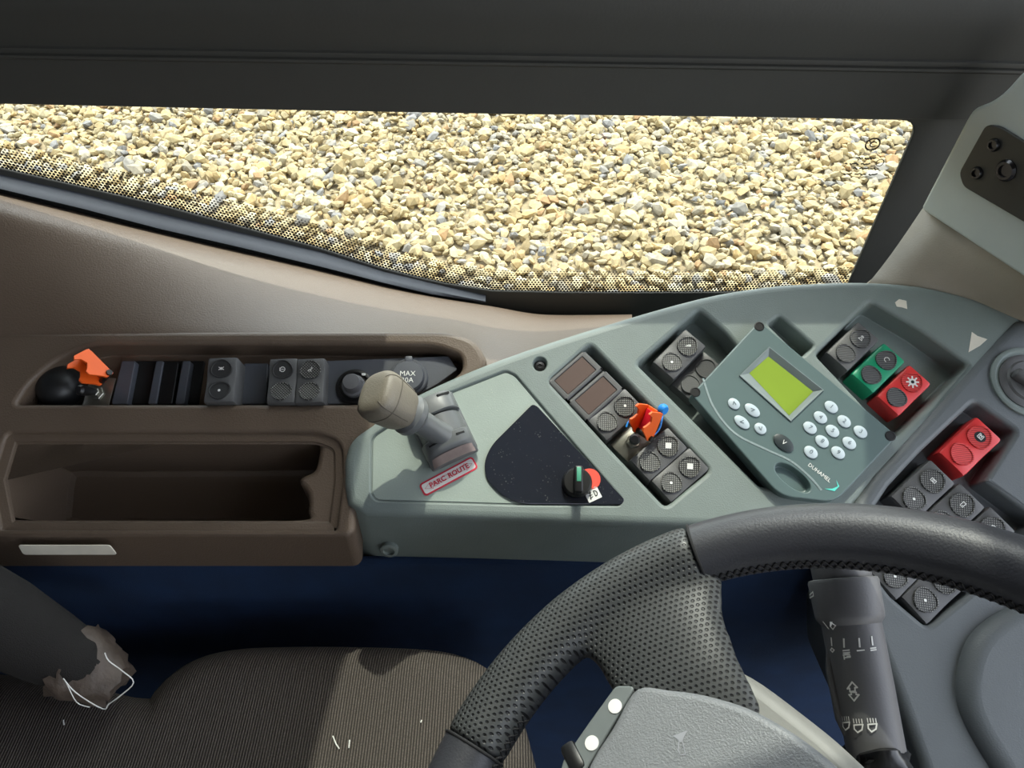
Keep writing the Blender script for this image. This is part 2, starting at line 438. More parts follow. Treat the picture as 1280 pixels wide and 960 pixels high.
# the 300 stones that show largest: nearest to the window, inside the opening as seen from the seat
rel = np.stack([P[:, 0], P[:, 1], Zs], 1) - np.array(CAM)
dep = rel @ np.array(FW); pxx = 640 + FPX * rel[:, 0] / dep; pyy = 480 - FPX * (rel @ np.array(UP)) / dep
gl_line = [(-320, 130), (0, 205), (200, 250), (400, 304), (556, 350), (615, 360), (790, 362), (1060, 352)]
yb = np.interp(pxx, [a for a, b in gl_line], [b for a, b in gl_line])
vis = (pxx > 4) & (pxx < 1140 - (pyy - 150) * .42) & (pyy > 150) & (pyy < yb)
score = np.where(vis, size / dep, 0); big = np.argsort(-score)[:300]
mask = np.ones(N, bool); mask[big] = False
V = SV + np.concatenate([P, Zs[:, None]], 1)[:, None]
gs = obj('gravel', stone_mesh('gravel', V[mask], tint[mask]), stone_m, ground); tag(gs, kind='stuff')
for i in big:
    s = obj('stone', stone_mesh('stone', SV[i:i + 1], tint[i:i + 1]), stone_m, ground, Matrix.Translation((P[i, 0], P[i, 1], Zs[i])))

# ------------------------------------------------------------------ bus shell
def slab(name, c, s, m, label):
    b = bmesh.new(); add_box(b, c, s, bev=.004); o = obj(name, b, m); tag(o, label, kind='structure'); return o
slab('floor', (.2, -.55, .47), (4.4, 2.34, .06), floor_m, 'dark cab floor')
slab('unseen_ceiling', (-.4, -.45, 2.42), (3.2, 2.3, .05), roof_m, 'unseen cab roof put in to hold back sky light')  # out of view, put in so open sky doesn't flood the cab
slab('added_wall_back', (-2.05, -.55, 1.4), (.06, 2.34, 1.9), floor_m, 'unseen dark partition added behind the driver for the lighting')  # out of view, added to shape the light inside the cab
slab('added_wall_right', (-.7, -1.70, 1.4), (2.6, .05, 1.9), roof_m, 'unseen cab wall added on the aisle side to block fill light')  # out of view, added to block fill coming in from the aisle
slab('wall_left', (.2, .665, .72), (4.4, .05, .58), frame_m, 'outer cab wall below the side window')
slab('trim_1', (-.1, .331, .81), (2.4, .010, .61), blue_m, 'dark blue felt side panel below the consoles')

# ------------------------------------------------------------------ side window
win = bpy.data.objects.new('window_1', None); COL.objects.link(win); tag(win, 'black framed cab side window', kind='structure')
bot = [(-320, 131), (-150, 174), (0, 211), (100, 234), (200, 257), (300, 284), (400, 311), (478, 336), (520, 347), (556, 355), (615, 364), (700, 366), (790, 366.5), (900, 366), (1000, 364), (1058, 361)]
botg = [G.p(*q) for q in bot]
ap = botg + rounded([G.p(1058, 361), G.p(1149, 151), G.p(640, 141), G.p(-320, 124)], [0, .016, 0, 0])[1:]
ap = ap[:-1] if False else ap
ZT = G.p(640, 141)[1]
UPW = [(-.085, 1.480), (.315, 1.480), (.315, 2.25), (-.085, 2.25)]  # unseen upper opening, edges shaped to steer where the sun lands
wall_out = [(-1.95, .95), (1.35, .95), (1.35, 2.38), (-1.95, 2.38)]
fr = plate(wall_out, [dict(p=ap, d=.003, floor=False, lip=.0012, taper=0), dict(p=rounded(UPW, .02), d=.03, floor=False, lip=.003, taper=0)], R_=.004, skirt=(0, 0, -.03))
obj('frame', fr, frame_m, win, G.M, wn=True)
obj('pane', plate(offset(ccw(ap), .004), z=-.003, R_=.001, seg=1, skirt=(0, 0, -.003)), glass_m, win, G.M, smooth=0)
obj('pane', plate(offset(ccw(UPW), .004), z=-.018, R_=.001, seg=1, skirt=(0, 0, -.003)), glass_m, win, G.M, smooth=0)
# middle rail, swept along the window
cols = [(-330, 124, 62), (0, 131, 67), (320, 138, 72), (640, 144, 77), (900, 147, 81), (1130, 150, 85), (1190, 151, 86), (1270, 152, 88)]
rail = bmesh.new(); rr = []
for x, yb_, yr in cols:
    Pb = at_y(x, yb_, .606); Zr = at_y(640, yr, .60).z; X = Pb.x; zb = Pb.z
    prof = [(.617, zb + .002), (.608, zb), (.604, zb + .002), (.600, Zr - .004), (.5975, Zr - .002), (.5975, Zr), (.600, Zr + .001), (.600, Zr + .003), (.5965, Zr + .004), (.5965, Zr + .006),
            (.599, Zr + .007), (.594, Zr + .03), (.592, 1.460), (.594, 1.468), (.600, 1.474), (.617, 1.476)]
    rr.append([rail.verts.new((X, y, z)) for y, z in prof])
for i in range(len(rr) - 1):
    for k in range(len(rr[0]) - 1): rail.faces.new((rr[i][k], rr[i + 1][k], rr[i + 1][k + 1], rr[i][k + 1]))
obj('rail', rail, frame_m, win, smooth=30)
# rubber seal strip along the sill
seal = [(-320, 148, 159), (0, 225, 236), (100, 248, 260), (200, 273, 286), (300, 297, 309), (400, 321, 333), (478, 345, 353), (540, 360, 368), (607, 375, 378)]
sb = bmesh.new(); pr = []
for i_, (x, a, b_) in enumerate(seal):
    yb2 = (.600, .604, .608)[max(0, i_ - len(seal) + 3)]; A = at_y(x, a, .612); B = at_y(x, b_, yb2)
    pr.append([sb.verts.new(q) for q in (Vector((A.x, .620, A.z)), A, A * .6 + B * .4 + Vector((0, -.003, .002)), B, Vector((B.x, .614, B.z - .002)))])
for i in range(len(pr) - 1):
    for k in range(4): sb.faces.new((pr[i][k], pr[i + 1][k], pr[i + 1][k + 1], pr[i][k + 1]))
obj('seal', sb, rubber_m, win, smooth=60)
# printed dots fading up from the lower edge of the glass
fb = bmesh.new(); pts = [Vector(q) for q in spline(botg, closed=False, seg=4)]
acc = 0; pitch = .0034; step = 0
L_ = [0]
for a, b_ in zip(pts, pts[1:]): L_.append(L_[-1] + (b_ - a).length)
def along(s):
    import bisect
    i = min(max(bisect.bisect(L_, s) - 1, 0), len(pts) - 2); t = (s - L_[i]) / max(1e-9, L_[i + 1] - L_[i])
    d = (pts[i + 1] - pts[i]).normalized(); return pts[i].lerp(pts[i + 1], t), Vector((-d.y, d.x))
s = 0
rows = 10
while s < L_[-1]:
    for k in range(rows):
        q, nn = along(min(s + (k % 2) * pitch / 2, L_[-1])); q = q + nn * (.0004 + k * pitch * .82)
        rad = .00162 - .00095 * k / rows
        fb.faces.new([fb.verts.new((q.x + rad * math.cos(a * math.pi / 3), q.y + rad * math.sin(a * math.pi / 3), -.0024)) for a in range(6)])
    s += pitch
tag(obj('dot_print', fb, hole_m, win, G.M, smooth=0), kind='stuff')
# etched maker's mark in the corner of the pane
mk = bmesh.new(); g0 = Vector(G.p(1092, 182))
strokes(mk, [circ(g0.x, g0.y, .0062, 18, ry=.0056)], .0014, -.0024)
strokes(mk, [circ(g0.x + .0006, g0.y, .0028, 12, .6, 5.6, ry=.0024)], .0010, -.0024)
for k, (x0, y0, x1) in enumerate([(1069, 199, 1096), (1058, 206, 1092), (1068, 212, 1100), (1056, 219, 1098)]):
    a, b_ = Vector(G.p(x0, y0)), Vector(G.p(x1, y0 + 1)); n = 12
    for i in range(n):
        if (i * 7 + k * 3) % 5 == 0: continue
        u = a.lerp(b_, i / n); v = a.lerp(b_, (i + .62) / n); strokes(mk, [[(u.x, u.y), (v.x, v.y + .0008 * ((i + k) % 3 - 1))]], .0013, -.0024)
c0 = Vector(G.p(1101, 205)); strokes(mk, [circ(c0.x, c0.y, .0034, 14)], .0007, -.0024)
obj('etched_mark', mk, mat('etched_grey', (52, 48, 40), .7), win, G.M, smooth=0)

# ------------------------------------------------------------------ brown side console
HB = -.006
con = thing('side_console', 'brown moulded plastic side console with switch trough and open storage pocket', 'console')
DMb = D.M.copy()
bo = D.poly([(-170, 420), (0, 420), (300, 420), (560, 420), (590, 430), (602, 452), (598, 466), (560, 484), (478, 536), (450, 560), (436, 640), (435, 664), (-170, 664)], HB)
bo = rounded(bo, [0, 0, 0, .01, .012, .012, .012, 0, 0, 0, 0, .003, 0])
trough = rounded(D.poly([(18, 505), (36, 478), (66, 452), (112, 430), (330, 430), (545, 432), (577, 444), (579, 462), (560, 478), (500, 505)], HB), [.004, .01, .012, .02, 0, .02, .012, .012, .01, .004])
pock_out = rounded(D.poly([(8, 541), (200, 541), (396, 541), (427, 552), (428, 600), (420, 663), (2, 662), (-10, 600)], HB), [.006, 0, .006, .01, 0, .003, .003, 0])
pock = spline(D.poly([(30, 552), (120, 551), (290, 550), (388, 549), (398, 556), (397, 572), (392, 588), (377, 596), (374, 604), (384, 618), (384, 640), (378, 649), (290, 650), (120, 650), (16, 649), (6, 640), (8, 610), (14, 575)], HB - .006), seg=4)
sk = D.M.to_3x3().inverted() @ Vector((0, -.001, -.038))
bp_ = plate(bo, [dict(p=trough, d=.024, lip=.004, taper=.0), dict(p=pock_out, d=.006, lip=.003, fr=.002, taper=.006, holes=[dict(p=pock, d=.07, lip=.005, taper=.008, fr=.006)])], z=HB, R_=.005, skirt=sk)
obj('body', bp_, brown_m, con, D.M, wn=True)
# sill that sweeps down along the window
C_ = [(-170, [(193, .612), (214, .575), (232, .562), (270, .545), (345, .505)], 421),
      (0, [(236, .612), (255, .575), (270, .562), (300, .545), (360, .507)], 421),
      (100, [(260, .612), (280, .575), (293, .562), (324, .54), (375, .503)], 421),
      (200, [(286, .612), (304, .575), (317, .562), (348, .535), (390, .50)], 421),
      (300, [(309, .612), (326, .578), (338, .564), (364, .536), (397, .50)], 421),
      (400, [(333, .612), (346, .58), (357, .566), (380, .536), (403, .50)], 421),
      (520, [(364, .612), (372, .592), (380, .573), (394, .54), (410, .505)], 422),
      (572, [(373, .612), (380, .593), (386, .574), (398, .543), (412, .507)], 421),
      (607, [(378, .612), (386, .594), (393, .575), (407, .540), (427, .50)], 470),
      (640, [(384.5, .612), (391, .593), (398, .571), (411, .538), (430, .497)], 462),
      (673, [(391, .612), (398, .592), (405, .567), (415, .536), (428, .498)], 448),
      (730, [(391.5, .612), (396, .597), (401, .577), (407, .55), (416, .515)], 432),
      (790, [(391.5, .612), (394, .602), (397, .584), (400, .565), (404, .54)], 412)]
sl = bmesh.new(); gr = []
for x, rows_, yl in C_:
    top0 = at_y(x, rows_[0][0], .612)
    col_ = [Vector((top0.x, .619, top0.z - .02))] + [at_y(x, y, Y) for y, Y in rows_] + [D.at(x, yl, HB + .0005), D.at(x, yl + 3, HB - .003)]
    gr.append([sl.verts.new(v) for v in col_])
for i in range(len(gr) - 1):
    for k in range(len(gr[0]) - 1): sl.faces.new((gr[i][k], gr[i][k + 1], gr[i + 1][k + 1], gr[i + 1][k]))
so = obj('sill', sl, brown_m, con, smooth=180)
ss = so.modifiers.new('smooth', 'SUBSURF'); ss.levels = ss.render_levels = 3
lb = plate(rounded([(-.036, -.0052), (.036, -.0052), (.034, .0052), (-.036, .0052)], .002), z=.0006, R_=.0002, skirt=(0, 0, -.0006))
fy = (D.w(0, D.p(84, 672, HB)[1], HB)).y - .0062
lbl_p = at_y(85, 687, fy)
obj('sticker', lb, offw_m, con, Matrix.Translation(lbl_p) @ Matrix.Rotation(R(82), 4, 'X'))

# trough fittings: mounting plates standing on the trough floor
HT = HB - .024
def trough_plate(name, pts, h, m, parent, t=.004, lip=.0008):
    return obj(name, plate(rounded(D.poly(pts, h), .001), z=h, R_=lip, skirt=(0, 0, -t)), m, parent, D.M, wn=True)
tp = con
trough_plate('mount_plate', [(140, 504), (153, 452), (168, 452), (158, 504)], HT + .010, slate_m, tp, .010)
trough_plate('mount_plate', [(186, 504), (196, 452), (203, 452), (194, 504)], HT + .010, slate_m, tp, .010)
trough_plate('mount_plate', [(220, 504), (229, 452), (237, 452), (229, 504)], HT + .010, slate_m, tp, .010)
trough_plate('blank_plate', [(196, 504), (206, 453), (222, 453), (214, 504)], HT + .008, black_m, tp, .008)
trough_plate('blank_plate', [(297, 504), (306, 455), (334, 455), (331, 504)], HT + .010, slate_m, tp, .010)
trough_plate('mount_plate', [(404, 504), (408, 452), (560, 446), (570, 462), (545, 480), (500, 504)], HT + .014, slate_m, tp, .014)
trough_plate('slot_dark', [(156, 504), (166, 452), (254, 452), (246, 504)], HT + .003, hole_m, tp, .003)  # black sheet standing in for the dark depth of the open slots

# ------------------------------------------------------------------ grey dashboard
dash = thing('dashboard', 'grey green moulded dashboard wing with recessed switch bays', 'dashboard')
dout = spline(D.poly([(442, 575), (449, 556), (470, 540), (530, 500), (630, 457), (760, 414), (880, 380), (960, 366), (1020, 361.5), (1080, 360), (1150, 365), (1215, 379)]), closed=False, seg=4) + \
    D.poly([(1268, 398), (1225, 447), (1150, 530), (1085, 600), (1052, 632), (1000, 645), (900, 648), (790, 645), (640, 640), (462, 633), (445, 622), (442, 605)])
inset = rounded(D.poly([(464, 546), (500, 523), (550, 495), (632, 463), (644, 468), (712, 548), (778, 624), (774, 632), (640, 631), (470, 626), (463, 617)]), [.006, 0, 0, .003, .003, 0, .002, .002, 0, .003, .003])
bay1 = rounded(D.poly([(738, 430), (686, 476), (762, 560), (832, 634), (888, 588), (815, 510)]), [.005, .005, 0, .005, .005, 0])
bay2 = rounded(D.poly([(874, 387), (797, 455), (880, 538), (950, 608), (1020, 608), (960, 480), (906, 414)]), [.004, .003, 0, .003, .003, 0, .004])
bay3 = rounded(D.poly([(974, 394), (960, 405), (1002, 446), (1018, 432)]), .003)
bay4 = rounded(D.poly([(1088, 376), (1020, 443), (1085, 512), (1122, 545), (1212, 456), (1150, 412)]), [.005, .004, 0, .002, .006, 0])
screw_hole = [D.p(675 + 9 * math.cos(a), 455 + 9 * math.sin(a)) for a in [2 * math.pi * i / 18 for i in range(18)]]
skd = D.M.to_3x3().inverted() @ Vector((0, -.002, -.098))
db = plate(dout, [dict(p=inset, d=.0022, lip=.0016, fr=.0006, taper=.0005), dict(p=bay1, d=.020, lip=.0035, taper=.0), dict(p=bay2, d=.022, lip=.004),
                  dict(p=bay3, d=.02, lip=.003), dict(p=bay4, d=.022, lip=.004), dict(p=screw_hole, d=.006, lip=.001, fr=.0008)], R_=.008, seg=6, skirt=skd)
obj('body', db, dash_m, dash, D.M, wn=True)
obj('lever_plate', plate(offset(ccw(inset), -.0016), z=-.0014, R_=.0003, seg=2, skirt=(0, 0, -.0006)), inset_m, dash, D.M, wn=True)
bpan = D.poly([(666, 506), (672, 509), (720, 562), (780, 625), (776, 630), (650, 629), (625, 617), (608, 598), (606, 577), (615, 557)], 0)
bpan = rounded(bpan, [.002, .001, 0, .0015, .0015, .012, .012, .010, .010, .010])
obj('gloss_panel', plate(bpan, z=.0004, R_=.0006, seg=2, skirt=(0, 0, -.0018)), gloss_m, dash, D.M, wn=True)
def screw(px, py, h, r, parent, m=chrome_m, F=D):
    b = bmesh.new(); lathe(b, [(r, -.002), (r, 0), (r * .85, .0008), (r * .4, .001), (r * .38, .0003), (r * .1, .0002)], 18)
    return obj('screw', b, m, parent, F.M @ Matrix.Translation((*F.p(px, py, h), h)))
screw(675, 458, -.0042, .0046, dash)
fs = D.at(478, 676, 0); fsy = at_y(486, 689, D.w(0, D.p(478, 636)[1] - .008).y - .0005)
b = bmesh.new(); lathe(b, [(.0075, -.004), (.0075, .0), (.006, .0008), (.0046, .0008), (.0044, -.0015), (.0015, -.0015)], 20)
obj('screw', b, dash_m, dash, Matrix.Translation(fsy) @ Matrix.Rotation(R(82), 4, 'X'))
# worn white chips on the rim of the dash
for pts in ([(1119, 378), (1124, 374), (1133, 376), (1134, 386), (1128, 384), (1121, 383)], [(1215, 415), (1222, 420), (1234, 424), (1225, 432), (1211, 440), (1213, 428)]):
    obj('worn_patch', plate(D.poly(pts, .0003), z=.0003, R_=.0001, seg=1, skirt=(0, 0, -.0004)), offw_m, dash, D.M, smooth=0)

# instrument wing on the right of the groove
ins = thing('instrument_panel', 'grey instrument wing with switch bay under the steering wheel rim', 'dashboard')
iout = D.poly([(1276, 408), (1330, 426), (1420, 480), (1460, 1050), (1190, 1050), (1162, 950), (1130, 860), (1098, 780), (1068, 716), (1066, 655), (1098, 604), (1160, 536), (1235, 452)])
bay5 = rounded(D.poly([(1216, 503), (1268, 540), (1228, 602), (1296, 652), (1226, 728), (1157, 784), (1112, 746), (1080, 704), (1082, 650), (1110, 608), (1150, 565)]), [.005, .005, .002, .004, 0, .005, 0, .004, .002, 0, 0])
ib = plate(rounded(iout, .006), [dict(p=bay5, d=.02, lip=.004)], z=.003, R_=.007, seg=6, skirt=skd)
wing_m = mat('wing_shaded_plastic', (92, 97, 99), .52, bump=.25, bs=900, var=.05)  # neutral grey, darkened from the dash tone to carry the wing's shade
obj('body', ib, wing_m, ins, D.M, wn=True)
hood = spline(D.poly([(1300, 752), (1250, 766), (1212, 796), (1197, 835), (1195, 870), (1206, 905), (1235, 955), (1290, 1040), (1420, 1050), (1440, 800), (1380, 752)], .0), seg=5)
hb = plate(offset(ccw(hood), -.010), z=.014, R_=.012, seg=8, skirt=(0, 0, -.004))
obj('hood', hb, wing_m, ins, D.M, wn=True)
# ------------------------------------------------------------------ rocker switches
def rocker_body(Ln, Wd, Ht):
    bm = bmesh.new(); n = 12; rs = []
    for i in range(n + 1):                      # concave rocker top, rounded ends
        v = -Ln / 2 + Ln * i / n; u = abs(v) / (Ln / 2)
        z = Ht - .0020 + .0020 * u ** 1.2
        rs.append((v, z))
    prof = []                                   # cross-section rings along the length
    bv = .0022
    def sect(v, z, inset=0):
        hw = Wd / 2 - inset
        return [bm.verts.new(q) for q in ((-hw, v, 0), (-hw, v, z - bv), (-hw + bv * .3, v, z - bv * .3), (-hw + bv, v, z), (hw - bv, v, z), (hw - bv * .3, v, z - bv * .3), (hw, v, z - bv), (hw, v, 0))]
    secs = [sect(rs[0][0], rs[0][1] - .0028, .0012), sect(rs[0][0] + .0007, rs[0][1] - .0009, .0003)]
    for v, z in rs[1:-1]: secs.append(sect(v, z))
    secs += [sect(rs[-1][0] - .0007, rs[-1][1] - .0009, .0003), sect(rs[-1][0], rs[-1][1] - .0028, .0012)]
    for a, b in zip(secs, secs[1:]):
        for k in range(7): bm.faces.new((a[k], a[k + 1], b[k + 1], b[k]))
        bm.faces.new((a[7], a[0], b[0], b[7]))
    bm.faces.new(secs[0]); bm.faces.new(secs[-1][::-1]); return bm
def oval(rx, ry, h, flat=.0):
    bm = bmesh.new(); pts = []
    for i in range(28):
        a = 2 * math.pi * i / 28; y = ry * math.sin(a); x = rx * math.cos(a) * (1 - .16 * math.sin(a)); pts.append((x, y))
    r0 = ring(bm, pts, 0); r1 = ring(bm, [(x * .97, y * .97) for x, y in pts], h); r2 = ring(bm, [(x * .88, y * .88) for x, y in pts], h * 1.0); r3 = ring(bm, [(x * .84, y * .84) for x, y in pts], h * .55)
    bridge(bm, r0, r1); bridge(bm, r1, r2); bridge(bm, r2, r3); bm.faces.new(r3); return bm
ICON = {
    'dot': [circ(0, 0, .0006, 8)],
    'wiper': [[(-.002, -.001), (.002, .0012)], [(-.002, .0012), (.002, -.001)], circ(0, 0, .0009, 8)],
    'lamp': [circ(0, 0, .0020, 12), [(-.0009, 0), (.0009, 0)], [(-.0022, -.0012), (-.0022, .0012)]],
    'fan': [[(0, 0), (.0018, .0008), (.0008, .0018)], [(0, 0), (-.0018, -.0008), (-.0008, -.0018)], [(0, 0), (.0008, -.0018)]],
    'sun': [circ(0, 0, .0011, 10), [(0, .0016), (0, .0023)], [(0, -.0016), (0, -.0023)], [(.0016, 0), (.0023, 0)], [(-.0016, 0), (-.0023, 0)]],
    'horn': [[(-.001, -.0015), (.0015, .0005), (.0005, .0015), (-.001, -.0015)], [(.0012, .0020), (.0022, .0010)]],
    'bell': [[(-.0018, -.0015), (.0018, -.0015), (.0006, .0002), (-.0006, .0002), (-.0018, -.0015)], [(-.0012, .0014), (.0012, .0014)], [(-.0008, .0022), (.0008, .0022)]],
    'moon': [circ(0, 0, .0020, 12, .6, 5.0)],
    'bus': [[(-.002, -.0012), (.002, -.0012), (.002, .0012), (-.002, .0012), (-.002, -.0012)], [(-.0008, -.0005), (.0008, -.0005)], [(-.0008, .0005), (.0008, .0005)]],
    'door': [[(-.0012, -.002), (.0012, -.002), (.0012, .002), (-.0012, .002), (-.0012, -.002)], [(0, -.0008), (.0006, -.0008)]],
    'hazard': [[(-.002, -.0016), (.002, -.0016), (.002, .0014), (-.002, .0014), (-.002, -.0016)], circ(0, 0, .0010, 8), [(-.002, .0022), (-.0008, .0022)], [(.0008, .0022), (.002, .0022)]],
}
RL, RW, RH = .0425, .0232, .020
MESH = {}
def shared(key, fn):
    if key not in MESH: MESH[key] = fn()
    return MESH[key]
def build_mesh(bm, name, m, smooth=35):
    me = bpy.data.meshes.new(name); bmesh.ops.recalc_face_normals(bm, faces=bm.faces); bm.to_mesh(me); bm.free()
    if smooth: me.shade_smooth(); me.set_sharp_from_angle(angle=R(smooth))
    me.materials.append(m); return me
def rocker(label, c, ax, hb, icon_top=None, icon_low=None, colour='grey', lens=('check', 'check'), group=None, L=RL, Wd=RW, H=RH, tip=0, mark=None):
    """c: pixel of the face centre, ax: a pixel further along the long axis (towards the upper lens), hb: height of the bay floor."""
    rot = D.ang(c, ax, hb + H) - math.pi / 2
    M = D.M @ Matrix.Translation((*D.p(*c, hb + H), hb)) @ Matrix.Rotation(rot, 4, 'Z')
    t = thing('rocker_switch', label, 'switch', M, group)
    bmtl = {'grey': rock_m, 'green': green_m, 'red': red_m}[colour]
    obj('body', shared(('body', colour, L, Wd, H), lambda: build_mesh(rocker_body(L, Wd, H), 'body', bmtl)), bmtl, t)
    lm = {'check': check_m, 'hatch': hatch_m, 'plain': rockl_m, 'red': redh_m, 'grey': rock_m}
    for s_, key, ic in ((1, lens[0], icon_top), (-1, lens[1], icon_low)):
        rx, ry = Wd * .37, L * .205
        y = s_ * L * .245; z = H - .0020 + .0020 * (abs(y) / (L / 2)) ** 1.2 - .0002
        tilt = Matrix.Rotation(s_ * math.atan(.0024 / (L / 2) * 1.0), 4, 'X')
        flip = Matrix.Rotation(0 if s_ > 0 else math.pi, 4, 'Z')
        LM = Matrix.Translation((0, y, z)) @ tilt @ flip
        ln = obj('lens', shared(('lens', key, L, Wd), lambda: build_mesh(oval(rx, ry, .0016), 'lens', lm[key])), lm[key], t, LM)
        if ic:
            if ic in ('lamp_round',):
                continue
            def mkic():
                b = bmesh.new()
                if ic == 'dot': disc(b, 0, 0, .0011, .0011, 0)
                elif ic == 'gear':
                    disc(b, 0, 0, .0030, .0030, 0); strokes(b, [[(.0026 * math.cos(a), .0026 * math.sin(a)), (.0046 * math.cos(a), .0046 * math.sin(a))] for a in [k * math.pi / 4 for k in range(8)]], .0012, 0)
                elif ic == 'badge': strokes(b, ICON['hazard'], .00055, .0003)
                elif ic == 'diamond':
                    disc(b, 0, 0, .0032, .0032, 0, 4)
                else: strokes(b, ICON[ic], .00055, 0)
                return build_mesh(b, 'icon', white_m, 0)
            if ic in ('gear', 'badge'):
                b = bmesh.new(); disc(b, 0, 0, *((.0046, .0042) if ic == 'badge' else (.0014, .0014)), 0)
                obj('emblem', b, black_m, ln, Matrix.Translation((0, 0, .0010 if ic == 'badge' else .0013)), smooth=0)
            obj('icon', shared(('icon', ic), mkic), white_m, ln, Matrix.Translation((0, 0, .0011)) @ flip)
    return t
def indicator(label, c, ax, hb, L=RL, Wd=RW, H=RH):
    rot = D.ang(c, ax, hb + H) - math.pi / 2
    M = D.M @ Matrix.Translation((*D.p(*c, hb + H), hb)) @ Matrix.Rotation(rot, 4, 'Z')
    t = thing('indicator_lamp', label, 'indicator lamp', M, 'rectangular indicator lamps')
    fo = rounded([(-Wd / 2, -L / 2), (Wd / 2, -L / 2), (Wd / 2, L / 2), (-Wd / 2, L / 2)], .002)
    wi = rounded([(-Wd * .36, -L * .38), (Wd * .36, -L * .38), (Wd * .36, L * .38), (-Wd * .36, L * .38)], .001)
    obj('body', plate(offset(fo, -.002), [dict(p=wi, d=.0012, lip=.0005, fr=.0003, taper=0)], z=H, R_=.002, skirt=(0, 0, -H + .002)), rock_m, t, wn=True)
    obj('window', plate(offset(wi, -.0006), z=H - .0006, R_=.0002, seg=2, skirt=(0, 0, -.0006)), wind_m, t, wn=True)
HBAY1, HBAY = -.020, -.022
A1 = lambda c: (c[0] + 40, c[1] - 35)
indicator('rectangular brown windowed indicator lamp, topmost in the dash row beside the screw', (719, 469), A1((719, 469)), HBAY1)
indicator('rectangular brown windowed indicator lamp with dusty glass, second in the dash row', (745, 494), A1((745, 494)), HBAY1)
GR1 = 'rocker switches in the narrow dash bay'
rocker('grey rocker switch between the brown indicator lamps and the dash toggle', (770, 517), A1((770, 517)), HBAY1, 'dot', None, group=GR1)
rocker('grey rocker switch with pale diamond mark just below the dash toggle', (824, 567), A1((824, 567)), HBAY1, 'diamond', None, group=GR1)
rocker('grey rocker switch with diamond and dot at the lower end of the dash bay', (851, 593), A1((851, 593)), HBAY1, 'diamond', 'dot', group=GR1)
GR2 = 'rocker switches beside the keypad unit'
A2 = lambda c: (c[0] + 40, c[1] - 41)
rocker('dark grey rocker switch with white horn mark above left corner of keypad unit', (850, 442), A2((850, 442)), HBAY, 'horn', 'dot', group=GR2, H=.021)
rocker('blank grey rocker switch half hidden under the left corner of keypad unit', (873, 470), A2((873, 470)), HBAY, None, None, lens=('grey', 'grey'), group=GR2, H=.012)
GR3 = 'rocker switches in the upper right dash bay'
A3 = lambda c: (c[0] + 40, c[1] - 39)
rocker('grey rocker switch with white alarm mark beside the green switch', (1067, 432), A3((1067, 432)), HBAY, 'bell', None, lens=('hatch', 'hatch'), group=GR3)
rocker('green rocker switch with dark hatched lenses', (1099, 459), A3((1099, 459)), HBAY, 'moon', None, 'green', lens=('hatch', 'hatch'), group=GR3)
rr_ = rocker('red rocker switch with white gear emblem and one dark lens beside the green switch', (1131, 487), A3((1131, 487)), HBAY, 'gear', None, 'red', lens=('red', 'hatch'), group=GR3)
GR4 = 'rocker switches in the instrument wing bay'
A4 = lambda c: (c[0] + 40, c[1] - 38)
HB5 = -.017
rocker('red rocker switch with round black emblem on the instrument wing', (1214, 557), A4((1214, 557)), HB5, 'badge', None, 'red', lens=('red', 'red'), group=GR4, L=.047, Wd=.0255)
rocker('grey rocker switch with bus mark below left of the instrument wing red switch', (1155, 612), A4((1155, 612)), HB5, 'bus', 'dot', group=GR4, L=.047, Wd=.0255)
rocker('grey rocker switch with door mark above the steering rim below the red switch', (1192, 642), A4((1192, 642)), HB5, 'door', None, group=GR4, L=.047, Wd=.0255)
rocker('grey rocker switch peeking above the rim, rightmost of the instrument wing', (1230, 672), A4((1230, 672)), HB5, 'lamp', None, group=GR4, L=.047, Wd=.0255)
rocker('grey rocker switch with dot lens showing under the rim beside the stalk', (1132, 708), A4((1132, 708)), HB5, 'bus', 'dot', group=GR4, L=.047, Wd=.0255)
rocker('grey rocker switch with dot lens, lowest of all under the rim', (1170, 738), A4((1170, 738)), HB5, 'sun', 'dot', group=GR4, L=.047, Wd=.0255)
GR5 = 'rocker switches in the brown trough'
up = lambda c: (c[0] + 4, c[1] - 40)
rocker('dark rocker switch with crossed mark standing alone in the brown trough', (275, 474), (279, 434), HT + .004, 'wiper', 'dot', lens=('plain', 'plain'), group=GR5, L=.0395, Wd=.0245, H=.027)
rocker('dark rocker switch with lamp mark in the brown trough, left of a touching pair', (352, 475), (355, 435), HT + .004, 'lamp', None, lens=('plain', 'check'), group=GR5, L=.0395, Wd=.0235, H=.026)
rocker('dark rocker switch with pale fan lens in the brown trough, right of a touching pair', (387, 475), (389, 435), HT + .004, 'fan', None, lens=('check', 'check'), group=GR5, L=.0395, Wd=.0235, H=.026)

